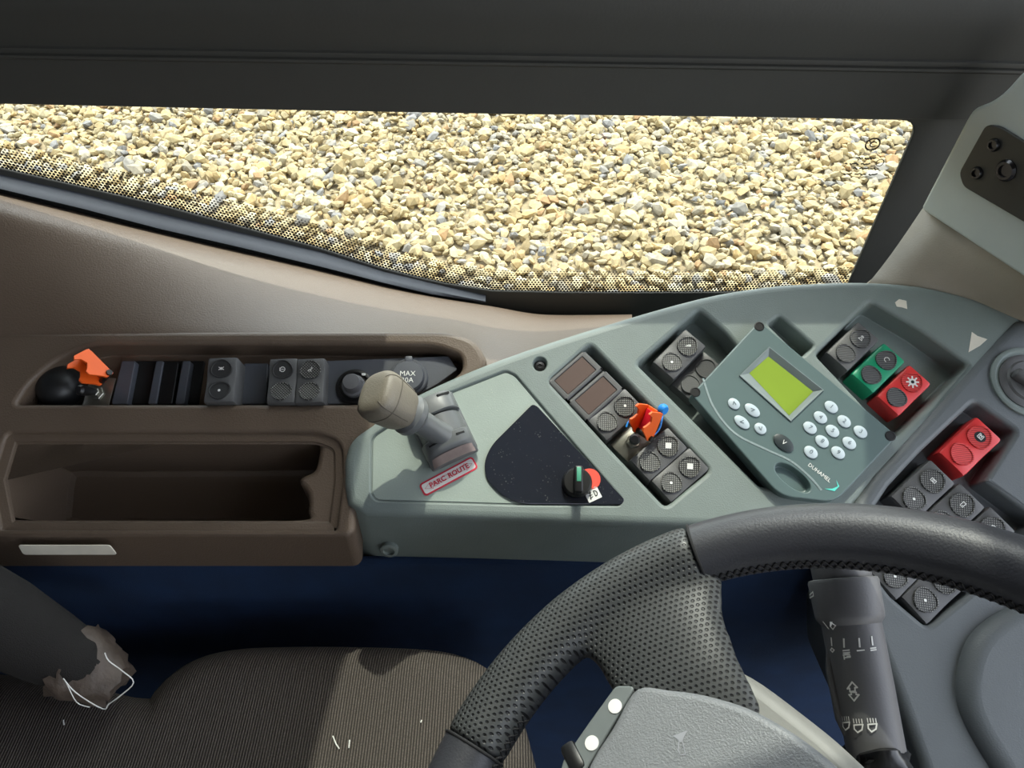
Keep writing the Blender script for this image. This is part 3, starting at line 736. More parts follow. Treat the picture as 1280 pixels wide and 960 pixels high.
# ------------------------------------------------------------------ toggles with orange guards
def toggle(label, c, h, rot, bat_m, tilt, inner_m, plate_len=.03, extras=False, guard=None):
    M = onD(*c, h, rot); t = thing('toggle_switch', label, 'switch', M, 'toggle switches with orange guards')
    b = bmesh.new(); add_box(b, (0, 0, .0006), (.022, plate_len, .0012), bev=.0005); obj('mount_plate', b, steel_m, t)
    b = bmesh.new(); lathe(b, [(.0058, .001), (.0058, .0035), (.0052, .004), (.0038, .004), (.0036, .007), (.003, .0075)], 6); obj('nut', b, steel_m, t, smooth=20)
    d = Vector((math.sin(tilt), -.25, math.cos(tilt))).normalized()
    b = bmesh.new(); tube(b, [Vector((0, 0, .006)) + d * k for k in (0, .004, .010, .016, .018)], [.0026, .0032, .0042, .0044, .0030], 12); obj('bat', b, bat_m, t)
    # guard: two cheeks and a back web, hinged up from the plate
    Mi = M.inverted(); hp, tp_, od = guard; hp = Mi @ hp; tp_ = Mi @ tp_; od = Mi.to_3x3() @ Vector(od)
    Lv = tp_ - hp; ln_ = Lv.length; Lv.normalize(); od = (od - Lv * od.dot(Lv)).normalized(); wd_ = Lv.cross(od)
    GM = Matrix((Lv, od, wd_)).transposed().to_4x4(); GM.translation = hp
    dp = .0165; hw = .0082
    prof = [(0, 0), (ln_ * .9, 0), (ln_, .002), (ln_ * 1.02, dp * .85), (ln_ * .93, dp), (ln_ * .84, dp * .72), (ln_ * .66, dp * .62), (ln_ * .54, dp * .80), (ln_ * .46, dp), (ln_ * .34, dp * .98), (ln_ * .12, dp * .55), (0, dp * .4)]
    g = bmesh.new()
    for sx in (-1, 1):
        rs = [[g.verts.new((x, y, sx * (hw - tz))) for x, y in prof] for tz in (0, .0017)]
        bridge(g, rs[0], rs[1]); g.faces.new(rs[0]); g.faces.new(rs[1][::-1])
    add_box(g, (ln_ * .5, .0010, 0), (ln_ * .98, .0019, hw * 1.98), bev=.0005)
    go = obj('guard', g, orange_m, t, GM, smooth=40)
    b = bmesh.new(); add_box(b, (ln_ * .5, .0028, 0), (ln_ * .8, .0014, hw * 1.5), bev=.0005); obj('guard_lining', b, inner_m, go)
    b = bmesh.new(); tube(b, [(.002, .003, -hw * 1.2), (.002, .003, hw * 1.2)], .0024, 12); obj('hinge_pin', b, black_m, go)
    if extras:
        b = bmesh.new(); lathe(b, [(.0006, -.003), (.0035, -.0028), (.0046, -.001), (.0046, .001), (.0034, .0028), (.0006, .003)], 16, Matrix.Translation((ln_ * 1.08, -.002, hw * .6))); obj('blue_cap', b, blue2_m, go)
        for pts_ in (((808, 546), (818, 543), (825, 534), (828, 520)), ((783, 534), (785, 528), (790, 524), (797, 522))):
            b = bmesh.new(); tube(b, [go.matrix_basis.inverted() @ Mi @ D.at(x, y, .002) for x, y in spline(pts_, closed=False, seg=4)], .0008, 6); obj('blue_wire', b, blue2_m, go)
    return t
toggle('toggle switch with raised orange guard in the brown trough beside black dome', (124, 493), HT + .010, R(-4), black_m, R(-14), mat('orange_inner', (190, 62, 16), .5), guard=(D.at(137, 472, .0), D.at(106, 441, .012), (-.45, -.8, .35)))
toggle('toggle switch with raised orange guard, red inside and blue cap in the dash bay', (791, 553), HBAY1 + .010, R(-46), black_m, R(4), mat('red_inner', (215, 30, 50), .4), extras=True, guard=(D.at(806, 545, -.004), D.at(820, 511, .010), (-.75, -.45, .45)))

# black rubber dome in the trough
b = bmesh.new(); lathe(b, [(.020, 0), (.0195, .004)] + [(.0185 * math.cos(a), .006 + .0165 * math.sin(a)) for a in [k * math.pi / 22 for k in range(0, 11)]] + [(.0006, .0224)], 32)
M = onD(80, 487, HT + .0, 0)
dm = thing('rubber_dome', 'black rubber dome at the left end of the brown trough', 'push button', M)
obj('dome', b, mat('black_rubber', (26, 27, 28), .42), dm)
b = bmesh.new(); lathe(b, [(.0225, 0), (.0225, .002), (.0205, .003), (.0198, .003), (.0198, 0)], 32); obj('collar', b, black_m, dm)

# rotary knob and power socket on the slate plate
HP = HT + .014
k = thing('rotary_knob', 'small black rotary knob on the slate plate behind the lever', 'knob', onD(443, 484, HP))
b = bmesh.new(); lathe(b, [(.0155, 0), (.0155, .0016), (.0145, .0022), (.0125, .0022), (.0122, .001), (.0118, .001)], 36); obj('dial_ring', b, black_m, k)
b = bmesh.new(); lathe(b, [(.0098, .001), (.0096, .005), (.0078, .006), (.0072, .0135), (.0066, .0146), (.0005, .0150)], 32); obj('cap', b, stalk_m, k)
b = bmesh.new(); add_box(b, (.0092, .0075, .0105), (.0032, .0018, .0014), bev=.0003); obj('pointer', b, white_m, k)
k = thing('power_socket', 'round power socket with slate flip cap lettered MAX 20A behind the lever', 'socket', onD(511, 473, HP))
b = bmesh.new(); lathe(b, [(.0165, 0), (.0165, .003), (.0155, .004), (.013, .004), (.0125, .002)], 36); obj('rim', b, slate_m, k)
b = bmesh.new(); lathe(b, [(.0138, .002), (.0138, .006), (.0128, .0075), (.0005, .0078)], 32); add_box(b, (0, .0148, .0055), (.006, .006, .003), bev=.0008); cp = obj('flip_cap', b, slate_m, k)
b = bmesh.new(); text_bm(b, 'MAX', .0062, Matrix.Translation((0, .0012, .0083))); text_bm(b, '20A', .0062, Matrix.Translation((0, -.0046, .0083))); obj('lettering', b, white_m, cp, smooth=0)

# ------------------------------------------------------------------ park brake lever
lev = thing('park_brake_lever', 'grey park brake lever with taupe knob standing on the dash plate', 'lever', onD(553, 541, -.0014))
LI = lev.matrix_world.inverted()
la = D.ang((535, 583), (594, 556))             # long axis of the base front edge
base = bmesh.new()
Lm = Matrix.Rotation(la, 4, 'Z') @ Matrix.Scale(.88, 4)
add_box(base, (0, .002, .004), (.047, .060, .008), bev=.003, seg=3)
arch = []
for i in range(17):
    a = math.pi * i / 16; arch.append((-.023 * math.copysign(abs(math.cos(a)) ** .7, math.cos(a)), .006 + .020 * math.sin(a) ** .8))
def arch_ring(y, k_, sx=1): return [base.verts.new((x * sx, y, .004 + (z - .004) * k_)) for x, z in arch]
for sect_ in (((-.031, .30, .94), (-.0300, .40, .98), (-.0215, .94, .98), (-.019, 1, 1), (-.010, 1, 1), (-.009, .93, 1)), ((.012, .93, 1), (.013, 1, 1), (.024, 1, .98), (.030, .85, .95), (.032, .6, .93))):
    rs = [arch_ring(*q) for q in sect_]
    for a_, b_ in zip(rs, rs[1:]):
        for i in range(16): base.faces.new((a_[i], a_[i + 1], b_[i + 1], b_[i]))
    base.faces.new(rs[0]); base.faces.new(rs[-1][::-1])
lathe(base, [(.019, -.0), (.0215, .001), (.0215, .021), (.019, .022)], 28, Matrix.Translation((0, -.011, .004)) @ Matrix.Rotation(R(-90), 4, 'X'))
obj('base', base, lever_m, lev, Lm)
b = bmesh.new(); wv_ = [[], []]
for i in range(2, 15):
    x, z = arch[i]
    for j, (y, k_) in enumerate(((-.0298, .46), (-.0234, .84))): wv_[j].append(b.verts.new((x * .92, y - .0010, .004 + (z - .004) * k_ + .0004)))
for i in range(12): b.faces.new((wv_[0][i], wv_[0][i + 1], wv_[1][i + 1], wv_[1][i]))
obj('front_window', b, mat('worn_red_window', (138, 122, 116), .5, var=.12, vs=150), lev, Lm)
for x_, y_, l_ in ((-.012, -.014, .009), (.013, -.014, .008), (-.010, .026, .008), (.014, .026, .012)):
    zz = .006 + .020 * max(0, 1 - (abs(x_) / .023) ** 2.8) ** .6; b = bmesh.new(); add_box(b, (x_, y_, zz), (l_, .0016, .0022), Matrix.Rotation(math.atan2(x_, .03), 3, 'Y')); obj('slot', b, hole_m, lev, Lm)
Pk = D.w(*D.p(488, 503, .058), .058); Pb = D.w(*D.p(553, 545, .014), .014); ax_ = (Pk - Pb).normalized()
Mx = LI @ axis_matrix(Pb, ax_, D.e2); Ll = (Pk - Pb).length
b = bmesh.new(); lathe(b, [(.011, 0), (.0095, .008), (.0095, Ll - .030), (.0140, Ll - .026), (.0158, Ll - .0235), (.0158, Ll - .019), (.0138, Ll - .0165), (.0118, Ll - .012)], 30); obj('stem', b, lever_m, lev, Mx)
def superell(a, b_, c, e=.55, n=24, taper=.14):
    bm = bmesh.new(); rs = []
    sg = lambda v, p: math.copysign(abs(v) ** p, v)
    for i in range(1, n):
        ph = -math.pi / 2 + math.pi * i / n; cz, sz = sg(math.cos(ph), e), sg(math.sin(ph), e)
        rs.append([bm.verts.new((a * cz * sg(math.cos(t), .7) * (1 + taper * sz), b_ * cz * sg(math.sin(t), .7) * (1 + taper * sz), c * sz)) for t in [2 * math.pi * k / 40 for k in range(40)]])
    for p_, q_ in zip(rs, rs[1:]): bridge(bm, p_, q_)
    bm.faces.new(rs[0][::-1]); bm.faces.new(rs[-1]); return bm
Mk = LI @ axis_matrix(Pk, ax_, D.e2)
kb = obj('knob', superell(.0178, .0162, .0195, .5), knob_m, lev, Mk, smooth=60)
def seam_line(f, N_=40): return [f(i / (N_ - 1)) for i in range(N_)]
b = bmesh.new()
def on_knob(t, ph, k=1.0):
    sg = lambda v, p: math.copysign(abs(v) ** p, v); e = .5; cz, sz = sg(math.cos(ph), e), sg(math.sin(ph), e)
    return Vector((.0178 * cz * sg(math.cos(t), .7) * (1 + .14 * sz), .0162 * cz * sg(math.sin(t), .7) * (1 + .14 * sz), .0195 * sz)) * k
tube(b, [on_knob(2 * math.pi * i / 60, .10) for i in range(60)], .00045, 6, closed=True)
for t0 in (.9, 2.2, 3.9, 5.3): tube(b, [on_knob(t0, -.3 + 1.4 * i / 20) for i in range(21)], .00042, 6)
obj('knob_seam', b, mat('seam_taupe', (84, 78, 68), .7), kb, smooth=60)

# PARC / ROUTE sticker
st = [(522, 607.5), (589, 570), (599, 585), (532.6, 619)]
h = -.0010; A_, B_, C2, D2 = (Vector(D.p(*q, h)) for q in st)
cc = (A_ + B_ + C2 + D2) / 4; ex = ((B_ - A_) + (C2 - D2)).normalized(); sl_, sh_ = ((B_ - A_).length + (C2 - D2).length) / 2, ((A_ - D2).length + (B_ - C2).length) / 2
pk = thing('brake_sticker', 'white sticker with red border lettered PARC and ROUTE before the lever', 'sticker', D.M @ Matrix.Translation((*cc, -.0013)) @ Matrix.Rotation(math.atan2(ex.y, ex.x), 4, 'Z'))
rc = lambda a, b_, r: rounded([(-a, -b_), (a, -b_), (a, b_), (-a, b_)], r)
obj('backing', plate(rc(sl_ / 2, sh_ / 2, .003), z=.0003, R_=.0001, seg=1, skirt=(0, 0, -.0003)), redp_m, pk, smooth=0)
obj('face', plate(rc(sl_ / 2 - .0013, sh_ / 2 - .0013, .002), z=.0005, R_=.0001, seg=1, skirt=(0, 0, -.0002)), white_m, pk, smooth=0)
b = bmesh.new(); a2, hh = sl_ / 2 - .0028, sh_ / 2 - .0024
strokes(b, [[(-a2, 0), (-a2 + .006, hh), (-a2 + .006, hh * .55), (a2 - .006, hh * .55), (a2 - .006, hh), (a2, 0), (a2 - .006, -hh), (a2 - .006, -hh * .55), (-a2 + .006, -hh * .55), (-a2 + .006, -hh), (-a2, 0)]], .00022, .0007)
text_bm(b, 'PARC', .0056, Matrix.Translation((-a2 * .46, 0, .0008)), bold=.00016)
text_bm(b, 'ROUTE', .0056, Matrix.Translation((a2 * .42, 0, .0008)), bold=.00016)
obj('lettering', b, redp_m, pk, smooth=0)

# light knob on the gloss panel
kn = thing('light_knob', 'black rotary knob with green stripe on the gloss black panel', 'knob', onD(721, 604, .0004))
b = bmesh.new(); lathe(b, [(.0118, 0), (.0118, .003), (.0108, .006), (.0100, .0066), (.0005, .0068)], 32); obj('skirt', b, black_m, kn)
b = bmesh.new(); add_box(b, (.0003, 0, .0105), (.0068, .021, .0115), bev=.0016, seg=3); gp_ = obj('grip', b, black_m, kn, Matrix.Rotation(R(-2), 4, 'Z'))
b = bmesh.new(); add_box(b, (.0003, .0035, .0164), (.0034, .011, .0006), bev=.0002); obj('stripe', b, mat('green_stripe', (70, 150, 120), .5), gp_)
b = bmesh.new(); lathe(b, [(.0085, 0), (.0085, .0003), (.0005, .0003)], 24)
tag(obj('red_dot', b, mat('red_orange_dot', (235, 80, 62), .5), None, onD(737, 599, .0005)), 'round red sticker half under the black light knob', 'sticker')
ls = thing('symbol_label', 'tiny white label with black symbol beside the light knob', 'sticker', onD(741, 618, .0005, R(25)))
obj('face', plate(rc(.0055, .0048, .0006), z=.0003, R_=.0001, seg=1, skirt=(0, 0, -.0003)), white_m, ls, smooth=0)
b = bmesh.new(); strokes(b, [circ(.0014, 0, .0022, 12, -1.57, 1.57), [(.0014, -.0022), (.0014, .0022)], [(-.0008, .0016), (-.0034, .0022)], [(-.0008, .0), (-.0034, 0)], [(-.0008, -.0016), (-.0034, -.0022)], [(-.003, -.003), (-.0012, .003)]], .0006, .0006); obj('symbol', b, black_m, ls, smooth=0)

# ------------------------------------------------------------------ keypad unit
HD = .008
dv = thing('keypad_unit', 'slate green keypad unit with lime screen and round keys, lettered DUHAMEL', 'control unit', D.M)
do = rounded(D.poly([(949, 401), (1122, 545), (1044, 628), (975, 620), (864, 493)], HD), [.003, .004, .01, .01, .003])
scr = D.poly([(961, 434), (924, 470), (988, 527), (1029, 488)], HD)
ovh = []
oc = Vector(D.p(991, 597, HD)); oa = D.ang((972, 582), (1010, 611), HD)
for i in range(28):
    a = 2 * math.pi * i / 28; x, y = .0155 * math.copysign(abs(math.cos(a)) ** .85, math.cos(a)), .0070 * math.sin(a); ovh.append((oc.x + x * math.cos(oa) - y * math.sin(oa), oc.y + x * math.sin(oa) + y * math.cos(oa)))
db_ = plate(offset(ccw(do), -.0012), [dict(p=rounded(scr, .001), d=.004, lip=.0004, fr=.0004, taper=.0), dict(p=ovh, d=.006, lip=.001, fr=.001)], z=HD, R_=.0012, skirt=(0, 0, -.012))
obj('case', db_, dev_m, dv, wn=True)
# bevelled screen frame: a sloped ring down to the lcd
sq = ccw(scr); lcd = ccw(D.poly([(962, 444), (938, 465), (988, 518), (1018, 488)], HD))
def order(p, ref): return [min(p, key=lambda q: (q[0] - r[0]) ** 2 + (q[1] - r[1]) ** 2) for r in ref]
lcd = order(lcd, sq)
b = bmesh.new(); r0 = ring(b, sq, HD + .0012); r1 = ring(b, [(Vector(q) * .9 + Vector(s_) * .1)[:] for q, s_ in zip(sq, lcd)], HD + .0012); r2 = ring(b, lcd, HD - .003); r3 = ring(b, offset(sq, .0004), HD - .003)
bridge(b, r0, r1); bridge(b, r1, r2); bridge(b, r3, r0); sf = obj('screen_frame', b, devf_m, dv, smooth=0)
b = bmesh.new(); r0 = ring(b, lcd, HD - .0028); b.faces.new(r0); obj('screen', b, lcd_m, sf, smooth=0)
ka = D.ang((900, 470), (980, 535), HD)
def key(px, py, rx, ry, m, extra=0, sym=None, rot=None):
    b = bmesh.new(); pts = [(math.cos(a) * rx, math.sin(a) * ry) for a in [2 * math.pi * i / 24 for i in range(24)]]
    r0 = ring(b, pts, 0); r1 = ring(b, pts, .0010); r2 = ring(b, [(x * .82, y * .82) for x, y in pts], .0015); bridge(b, r0, r1); bridge(b, r1, r2); b.faces.new(r2)
    KM = Matrix.Translation((*D.p(px, py, HD), HD)) @ Matrix.Rotation(ka if rot is None else rot, 4, 'Z')
    kk = obj('key', b, m, dv, KM)
    if sym:
        b = bmesh.new()
        if isinstance(sym, str): text_bm(b, sym, .0052, Matrix.Translation((0, 0, .0018)))
        else: strokes(b, sym, .0006, .0018)
        obj('key_mark', b, mat('key_ink', (96, 108, 116), .6) if m is key_m else white_m, kk, smooth=0)
arrow = lambda a: [[(.0016 * math.cos(a + 2.3), .0016 * math.sin(a + 2.3)), (.0016 * math.cos(a), .0016 * math.sin(a)), (.0016 * math.cos(a - 2.3), .0016 * math.sin(a - 2.3))]]
key(917, 505, .0050, .0042, key_m, sym=arrow(2.4)); key(940, 513, .0068, .0042, key_m, sym=arrow(.8)); key(927, 528, .0068, .0042, key_m, sym=arrow(3.9)); key(950, 536, .0050, .0042, key_m, sym=arrow(-.8))
key(979, 554, .0088, .0056, mat('key_dark', (44, 52, 54), .4), sym='V')
for (x, y), s_ in zip([(1038.5, 509), (1054.5, 527), (1075, 540), (1025, 522), (1040, 539), (1061, 554), (1012, 535), (1027, 552), (1047, 566), (1013, 565.5)], '1234567890'):
    key(x, y, .0056, .0045, key_m, sym=s_)
ln = [Vector((*D.p(x, y, HD), HD + .0003)) for x, y in spline([(879, 474), (892, 509), (918, 541), (956, 561), (988, 576), (1012, 596), (1026, 612)], closed=False, seg=6)]
b = bmesh.new(); strokes(b, [[(q.x, q.y) for q in ln]], .0016, HD + .0003); obj('curved_line', b, mat('line_grey', (140, 154, 154), .5), dv, smooth=0)
b = bmesh.new(); ta = D.ang((1013, 582), (1036, 600), HD); text_bm(b, 'DUHAMEL', .0044, Matrix.Translation((*D.p(1024, 591, HD), HD + .0004)) @ Matrix.Rotation(ta, 4, 'Z')); obj('lettering', b, white_m, dv, smooth=0)
b = bmesh.new(); q = [D.p(*p_, HD) for p_ in ((1030, 611), (1040, 611), (1047, 608), (1045, 600), (1049, 608), (1043, 614))]; b.faces.new([b.verts.new((*p_, HD + .0004)) for p_ in q]); obj('swoosh', b, teal_m, dv, smooth=0)
for x, y in ((949, 408), (869, 490), (1113, 545)): 
    b = bmesh.new(); lathe(b, [(.0042, .0), (.0042, .0006), (.0034, .0007), (.0032, .0003), (.0005, .0003)], 18); obj('screw', b, black_m, dv, Matrix.Translation((*D.p(x, y, HD), HD - .0002)))

# round dial at the right edge of the instrument wing
rd = thing('round_dial', 'grey round rotary dial at the right edge of the instrument wing', 'dial', onD(1284, 478, .003))
b = bmesh.new(); lathe(b, [(.030, 0), (.030, .002), (.0285, .003), (.027, .003), (.0255, .001), (.0235, .001)], 48); obj('bezel', b, dash_m, rd)
b = bmesh.new(); lathe(b, [(.0235, 0), (.0235, .002), (.0215, .003), (.018, .003), (.0165, .0045), (.0005, .005)], 48); obj('face', b, rock_m, rd)
b = bmesh.new(); add_box(b, (-.004, -.002, .008), (.026, .009, .009), Matrix.Rotation(R(-38), 3, 'Z'), bev=.003, seg=3); obj('grip', b, rock_m, rd)

# ------------------------------------------------------------------ pillar trim and bracket on the right
n_ = Vector((-.918, -.396, 0)); e1_ = Vector((.396, -.918, 0))
PB = Frame(at_y(1155, 260, .57), e1_, (0, 0, 1))
bxo = PB.poly([(1155, 260), (1212, 150), (1219, 140), (1240, 132), (1258, 119), (1280, 94), (1330, 62), (1400, 40), (1430, 430), (1285, 345)])
bxt = thing('pillar_bracket', 'pale grey pillar bracket with black lock plate at the right window edge', 'bracket', PB.M)
obj('body', plate(rounded(bxo, [.001, .006, .004, .008, .006, .006, 0, 0, 0, 0]), z=0, R_=.003, skirt=(0, 0, -.03)), pill_m, bxt, wn=True)
pl_ = PB.poly([(1234, 157), (1250, 159), (1300, 190), (1380, 240), (1380, 330), (1280, 275), (1206, 232), (1201, 216)], .001)
obj('lock_plate', plate(rounded(pl_, [.004, .004, 0, 0, 0, 0, .004, .004]), z=.0022, R_=.0008, skirt=(0, 0, -.002)), mat('lock_plate_black', (46, 46, 44), .5), bxt, wn=True)
for x, y, r_ in ((1243, 181, .0052), (1222, 216, .0052), (1258, 213, .0085), (1290, 246, .0052), (1300, 205, .0052)):
    b = bmesh.new(); lathe(b, [(r_, 0), (r_, .001), (r_ * .8, .003), (r_ * .55, .003), (r_ * .5, .0012), (r_ * .1, .0012)], 20); obj('bolt', b, chrome_m, bxt, Matrix.Translation((*PB.p(x, y, .002), .002)))
pt = bmesh.new(); tops = [(1152, 262), (1185, 282), (1230, 311), (1285, 347), (1350, 390)]; bots = [(1082, 358), (1130, 364), (1180, 374), (1240, 391), (1300, 412)]
gr = []
for (a, b_), (c, d_) in zip(tops, bots):
    A_ = PB.at(a, b_, -.004); B_ = D.at(c, d_, -.008); row_ = []
    for k in range(7):
        u = k / 6; q = A_.lerp(B_, u); q.z -= .010 * math.sin(math.pi * u) * .7; row_.append(q)
    gr.append([pt.verts.new(q) for q in [A_ + Vector((.01, .012, 0))] + row_ + [B_ + Vector((0, .0, -.03))]])
for i in range(len(gr) - 1):
    for k in range(len(gr[0]) - 1): pt.faces.new((gr[i][k], gr[i][k + 1], gr[i + 1][k + 1], gr[i + 1][k]))
po = tag(obj('pillar_trim', pt, mat('taupe_trim_plastic', (150, 141, 125), .5, bump=.2, bs=700), smooth=60), 'brown plastic corner trim between dashboard rim and pillar bracket', 'trim')
ss = po.modifiers.new('thick', 'SOLIDIFY'); ss.thickness = .004; ss.offset = -1

# ------------------------------------------------------------------ steering wheel
sw = thing('steering_wheel', 'black leather steering wheel with perforated grip and grey horn pad', 'steering wheel', W.M)
RR, RT_ = .2155, .0198
def wang(px, py): a = W.p(px, py); return math.atan2(a[1], a[0])
a1 = wang(868, 680); a2_ = wang(597, 938)
if a2_ < a1: a2_ += 2 * math.pi
def arc_tube(b, s0, s1, n, r=RT_, seg=24):
    tube(b, [(RR * math.cos(s0 + (s1 - s0) * i / n), RR * math.sin(s0 + (s1 - s0) * i / n), 0) for i in range(n + 1)], r, seg)
b = bmesh.new(); arc_tube(b, a2_, a1 + 2 * math.pi, 120)
obj('rim', b, leather_m, sw, smooth=60)
g = bmesh.new(); arc_tube(g, a1, a2_, 60, RT_ * 1.045)
sp_ = [((790, 712), .064, .011), ((806, 755), .054, .0125), ((824, 800), .0425, .013), ((846, 850), .0385, .012), ((864, 885), .0375, .011), ((880, 920), .037, .009)]
rs = []
cps = [Vector((*W.p(*q), 0)) for q, _, _ in sp_]
for i, (q, hw, ht) in enumerate(sp_):
    t_ = (cps[min(i + 1, len(cps) - 1)] - cps[max(i - 1, 0)]).normalized(); sd_ = Vector((t_.y, -t_.x, 0)); zc = -.018 * (i / 5) ** 1.6
    rs.append([g.verts.new(cps[i] + sd_ * hw * math.copysign(abs(math.cos(a)) ** .8, math.cos(a)) + Vector((0, 0, zc + ht * math.sin(a)))) for a in [2 * math.pi * k / 28 for k in range(28)]])
for p_, q_ in zip(rs, rs[1:]): bridge(g, p_, q_)
g.faces.new(rs[0][::-1]); g.faces.new(rs[-1])
bmesh.ops.recalc_face_normals(g, faces=g.faces)
gpo = obj('grip', g, perf_m, sw, smooth=180)
md = gpo.modifiers.new('remesh', 'REMESH'); md.mode = 'VOXEL'; md.voxel_size = .0025; md.use_smooth_shade = True
md = gpo.modifiers.new('relax', 'SMOOTH'); md.factor = .5; md.iterations = 34
# seams at the ends of the perforated section
for s_ in (a1, a2_):
    b = bmesh.new(); cpt = Vector((RR * math.cos(s_), RR * math.sin(s_), 0)); rd_ = cpt.normalized()
    tube(b, [cpt + (rd_ * math.cos(a) + Vector((0, 0, 1)) * math.sin(a)) * (RT_ + .0001) for a in [2 * math.pi * k / 32 for k in range(32)]], .0010, 6, closed=True); obj('seam', b, seam_m, sw, smooth=60)
# cross stitching on the inner side of the rim
b = bmesh.new(); s_ = a1 - 1.3; stp = .024; i = 0
while s_ < a2_ + .35:
    inside = a1 + .02 < s_ < a2_ - .0
    mid = a1 + .30 < s_ < a1 + .72
    if not mid:
        for u0, u1 in ((R(192), R(168)), (R(168), R(192))):
            p_ = []
            for k in range(4):
                u = u0 + (u1 - u0) * k / 3; t_ = s_ + stp * k / 3; rr0 = RR + (RT_ + .0003) * math.cos(u); p_.append((rr0 * math.cos(t_), rr0 * math.sin(t_), (RT_ + .0003) * math.sin(u)))
            tube(b, p_, .0007, 5)
    s_ += stp
tag(obj('stitching', b, seam_m, sw, smooth=60), kind='stuff')
# horn pad, trim strip and hub shell
HPAD = .004
pad = spline(W.poly([(797, 859), (840, 862), (890, 871), (945, 890), (1010, 930), (1075, 990), (1130, 1080), (1150, 1200), (1090, 1320), (960, 1370), (820, 1300), (730, 1160), (712, 1040), (735, 960), (765, 910)], HPAD), seg=5)
obj('horn_pad', plate(offset(ccw(pad), -.004), z=HPAD, R_=.005, seg=6, skirt=(0, 0, -.012)), pad_m, sw, wn=True)
stp_ = W.poly([(770, 858), (795, 858), (764, 910), (734, 960), (716, 1010), (690, 1010), (705, 950), (736, 905)], HPAD - .002)
so_ = obj('trim_strip', plate(rounded(offset(ccw(stp_), -.001), .002), z=HPAD - .001, R_=.0012, skirt=(0, 0, -.012)), strip_m, sw, wn=True)
for x, y in ((769, 883), (740, 929)):
    b = bmesh.new(); lathe(b, [(.0042, 0), (.0042, .0006), (.0005, .0008)], 20); obj('white_dot', b, white_m, so_, Matrix.Translation((*W.p(x, y, HPAD - .001), HPAD - .001)))
b = bmesh.new(); q = W.p(718, 948, HPAD - .004); add_box(b, (q[0], q[1], HPAD - .004), (.010, .018, .010), Matrix.Rotation(R(25), 3, 'Z'), bev=.003); obj('thumb_tab', b, black_m, so_)
# horn emblem pressed into the pad
hq = [(842, 921), (858, 914), (852, 927), (855, 944), (848, 940), (848, 928)]
b = bmesh.new()
b.faces.new([b.verts.new((*W.p(x, y, HPAD), HPAD + .0004)) for x, y in ((841, 920), (860, 913), (855, 922), (853, 928), (849, 928), (848, 925))])
strokes(b, [[W.p(x, y, HPAD) for x, y in ((853, 926), (855, 934), (857, 943), (851, 944), (848, 938), (849, 927))]], .0006, HPAD + .0004); obj('horn_emblem', b, mat('emblem_grey', (150, 152, 158), .4), sw, smooth=0)
hub = spline(W.poly([(905, 842), (938, 850), (1000, 895), (1060, 945), (1130, 1020), (1180, 1120), (1180, 1240), (1090, 1380), (930, 1420), (780, 1330), (740, 1120), (800, 960), (850, 870)], -.02), seg=4)
obj('hub_shell', plate(offset(ccw(hub), -.008), z=-.014, R_=.010, seg=6, skirt=(0, 0, -.03)), shroud_m, sw, wn=True)
# far spokes, outside the picture
for sgn in (-1, 1):
    b = bmesh.new(); aa = a1 + .5 + (math.pi * .5 if sgn > 0 else -math.pi * .75); c_ = Vector((math.cos(aa), math.sin(aa), 0)); sd_ = Vector((-c_.y, c_.x, 0)); rs = []
    for t_, hw in ((.09, .035), (.14, .034), (.19, .042), (.212, .05)):
        rs.append([b.verts.new(c_ * t_ + sd_ * hw * math.cos(a) + Vector((0, 0, .011 * math.sin(a)))) for a in [2 * math.pi * k / 20 for k in range(20)]])
    for p_, q_ in zip(rs, rs[1:]): bridge(b, p_, q_)
    b.faces.new(rs[0][::-1]); b.faces.new(rs[-1]); obj('spoke', b, leather_m, sw)

# steering column below the hub
colm = thing('steering_column', 'dark steering column under the wheel hub', 'column', Matrix.Translation((.30, .05, .5)))
b = bmesh.new(); c0 = W.w(0, 0, -.05); c1 = Vector((.40, .05, .52))
tube(b, [c0, c0.lerp(c1, .25), c0.lerp(c1, .5), c1], [.075, .07, .05, .05], 24); obj('shaft_cover', b, black_m, colm, Matrix.Translation((-.30, -.05, -.5)))

# ------------------------------------------------------------------ stalk
P0 = at_depth(1097, 948, .46); P1 = at_depth(1049, 703, .495)
za = (P1 - P0); SL = za.length
view = (CAM - P0.lerp(P1, .5)).normalized()
SM = axis_matrix(P0, za, view)                 # local x faces the camera side, z runs to the tip
stk = thing('column_stalk', 'dark grey wiper and light stalk with white printed symbols behind the rim', 'stalk', SM)
rB = .0172
b = bmesh.new(); lathe(b, [(rB * .98, 0), (rB, .004), (rB * 1.05, SL * .35), (rB * 1.07, SL * .66), (rB * 1.07, SL * .68)], 40); obj('barrel', b, stalk_m, stk)
b = bmesh.new(); lathe(b, [(rB * 1.07, SL * .67), (rB * 1.22, SL * .70), (rB * 1.24, SL * .72), (rB * 1.28, SL * .895), (rB * 1.24, SL * .91), (rB * 1.05, SL * .915)], 40); obj('wiper_ring', b, stalk_m, stk)
b = bmesh.new(); lathe(b, [(rB * 1.04, SL * .91), (rB * 1.07, SL * .925), (rB * 1.08, SL * .985), (rB * 1.0, SL), (rB * .8, SL * 1.004), (.0005, SL * 1.005)], 40); obj('end_button', b, stalk_m, stk)
b = bmesh.new(); tube(b, [(rB * .35, -rB * .93, SL * .12), (rB * .35, -rB * 1.02, SL * .2), (rB * .35, -rB * 1.04, SL * .45), (rB * .35, -rB * .95, SL * .56)], [.0012, .0026, .0026, .0012], 10); obj('side_ridge', b, stalk_m, stk)
def around(bm, rad, t0):                        # wrap flat print (x = around, y = along) onto the barrel
    for v in bm.verts:
        a = t0 - (-v.co.x) / rad; z = v.co.y; v.co = Vector((rad * math.cos(a), rad * math.sin(a), z))
    return bm
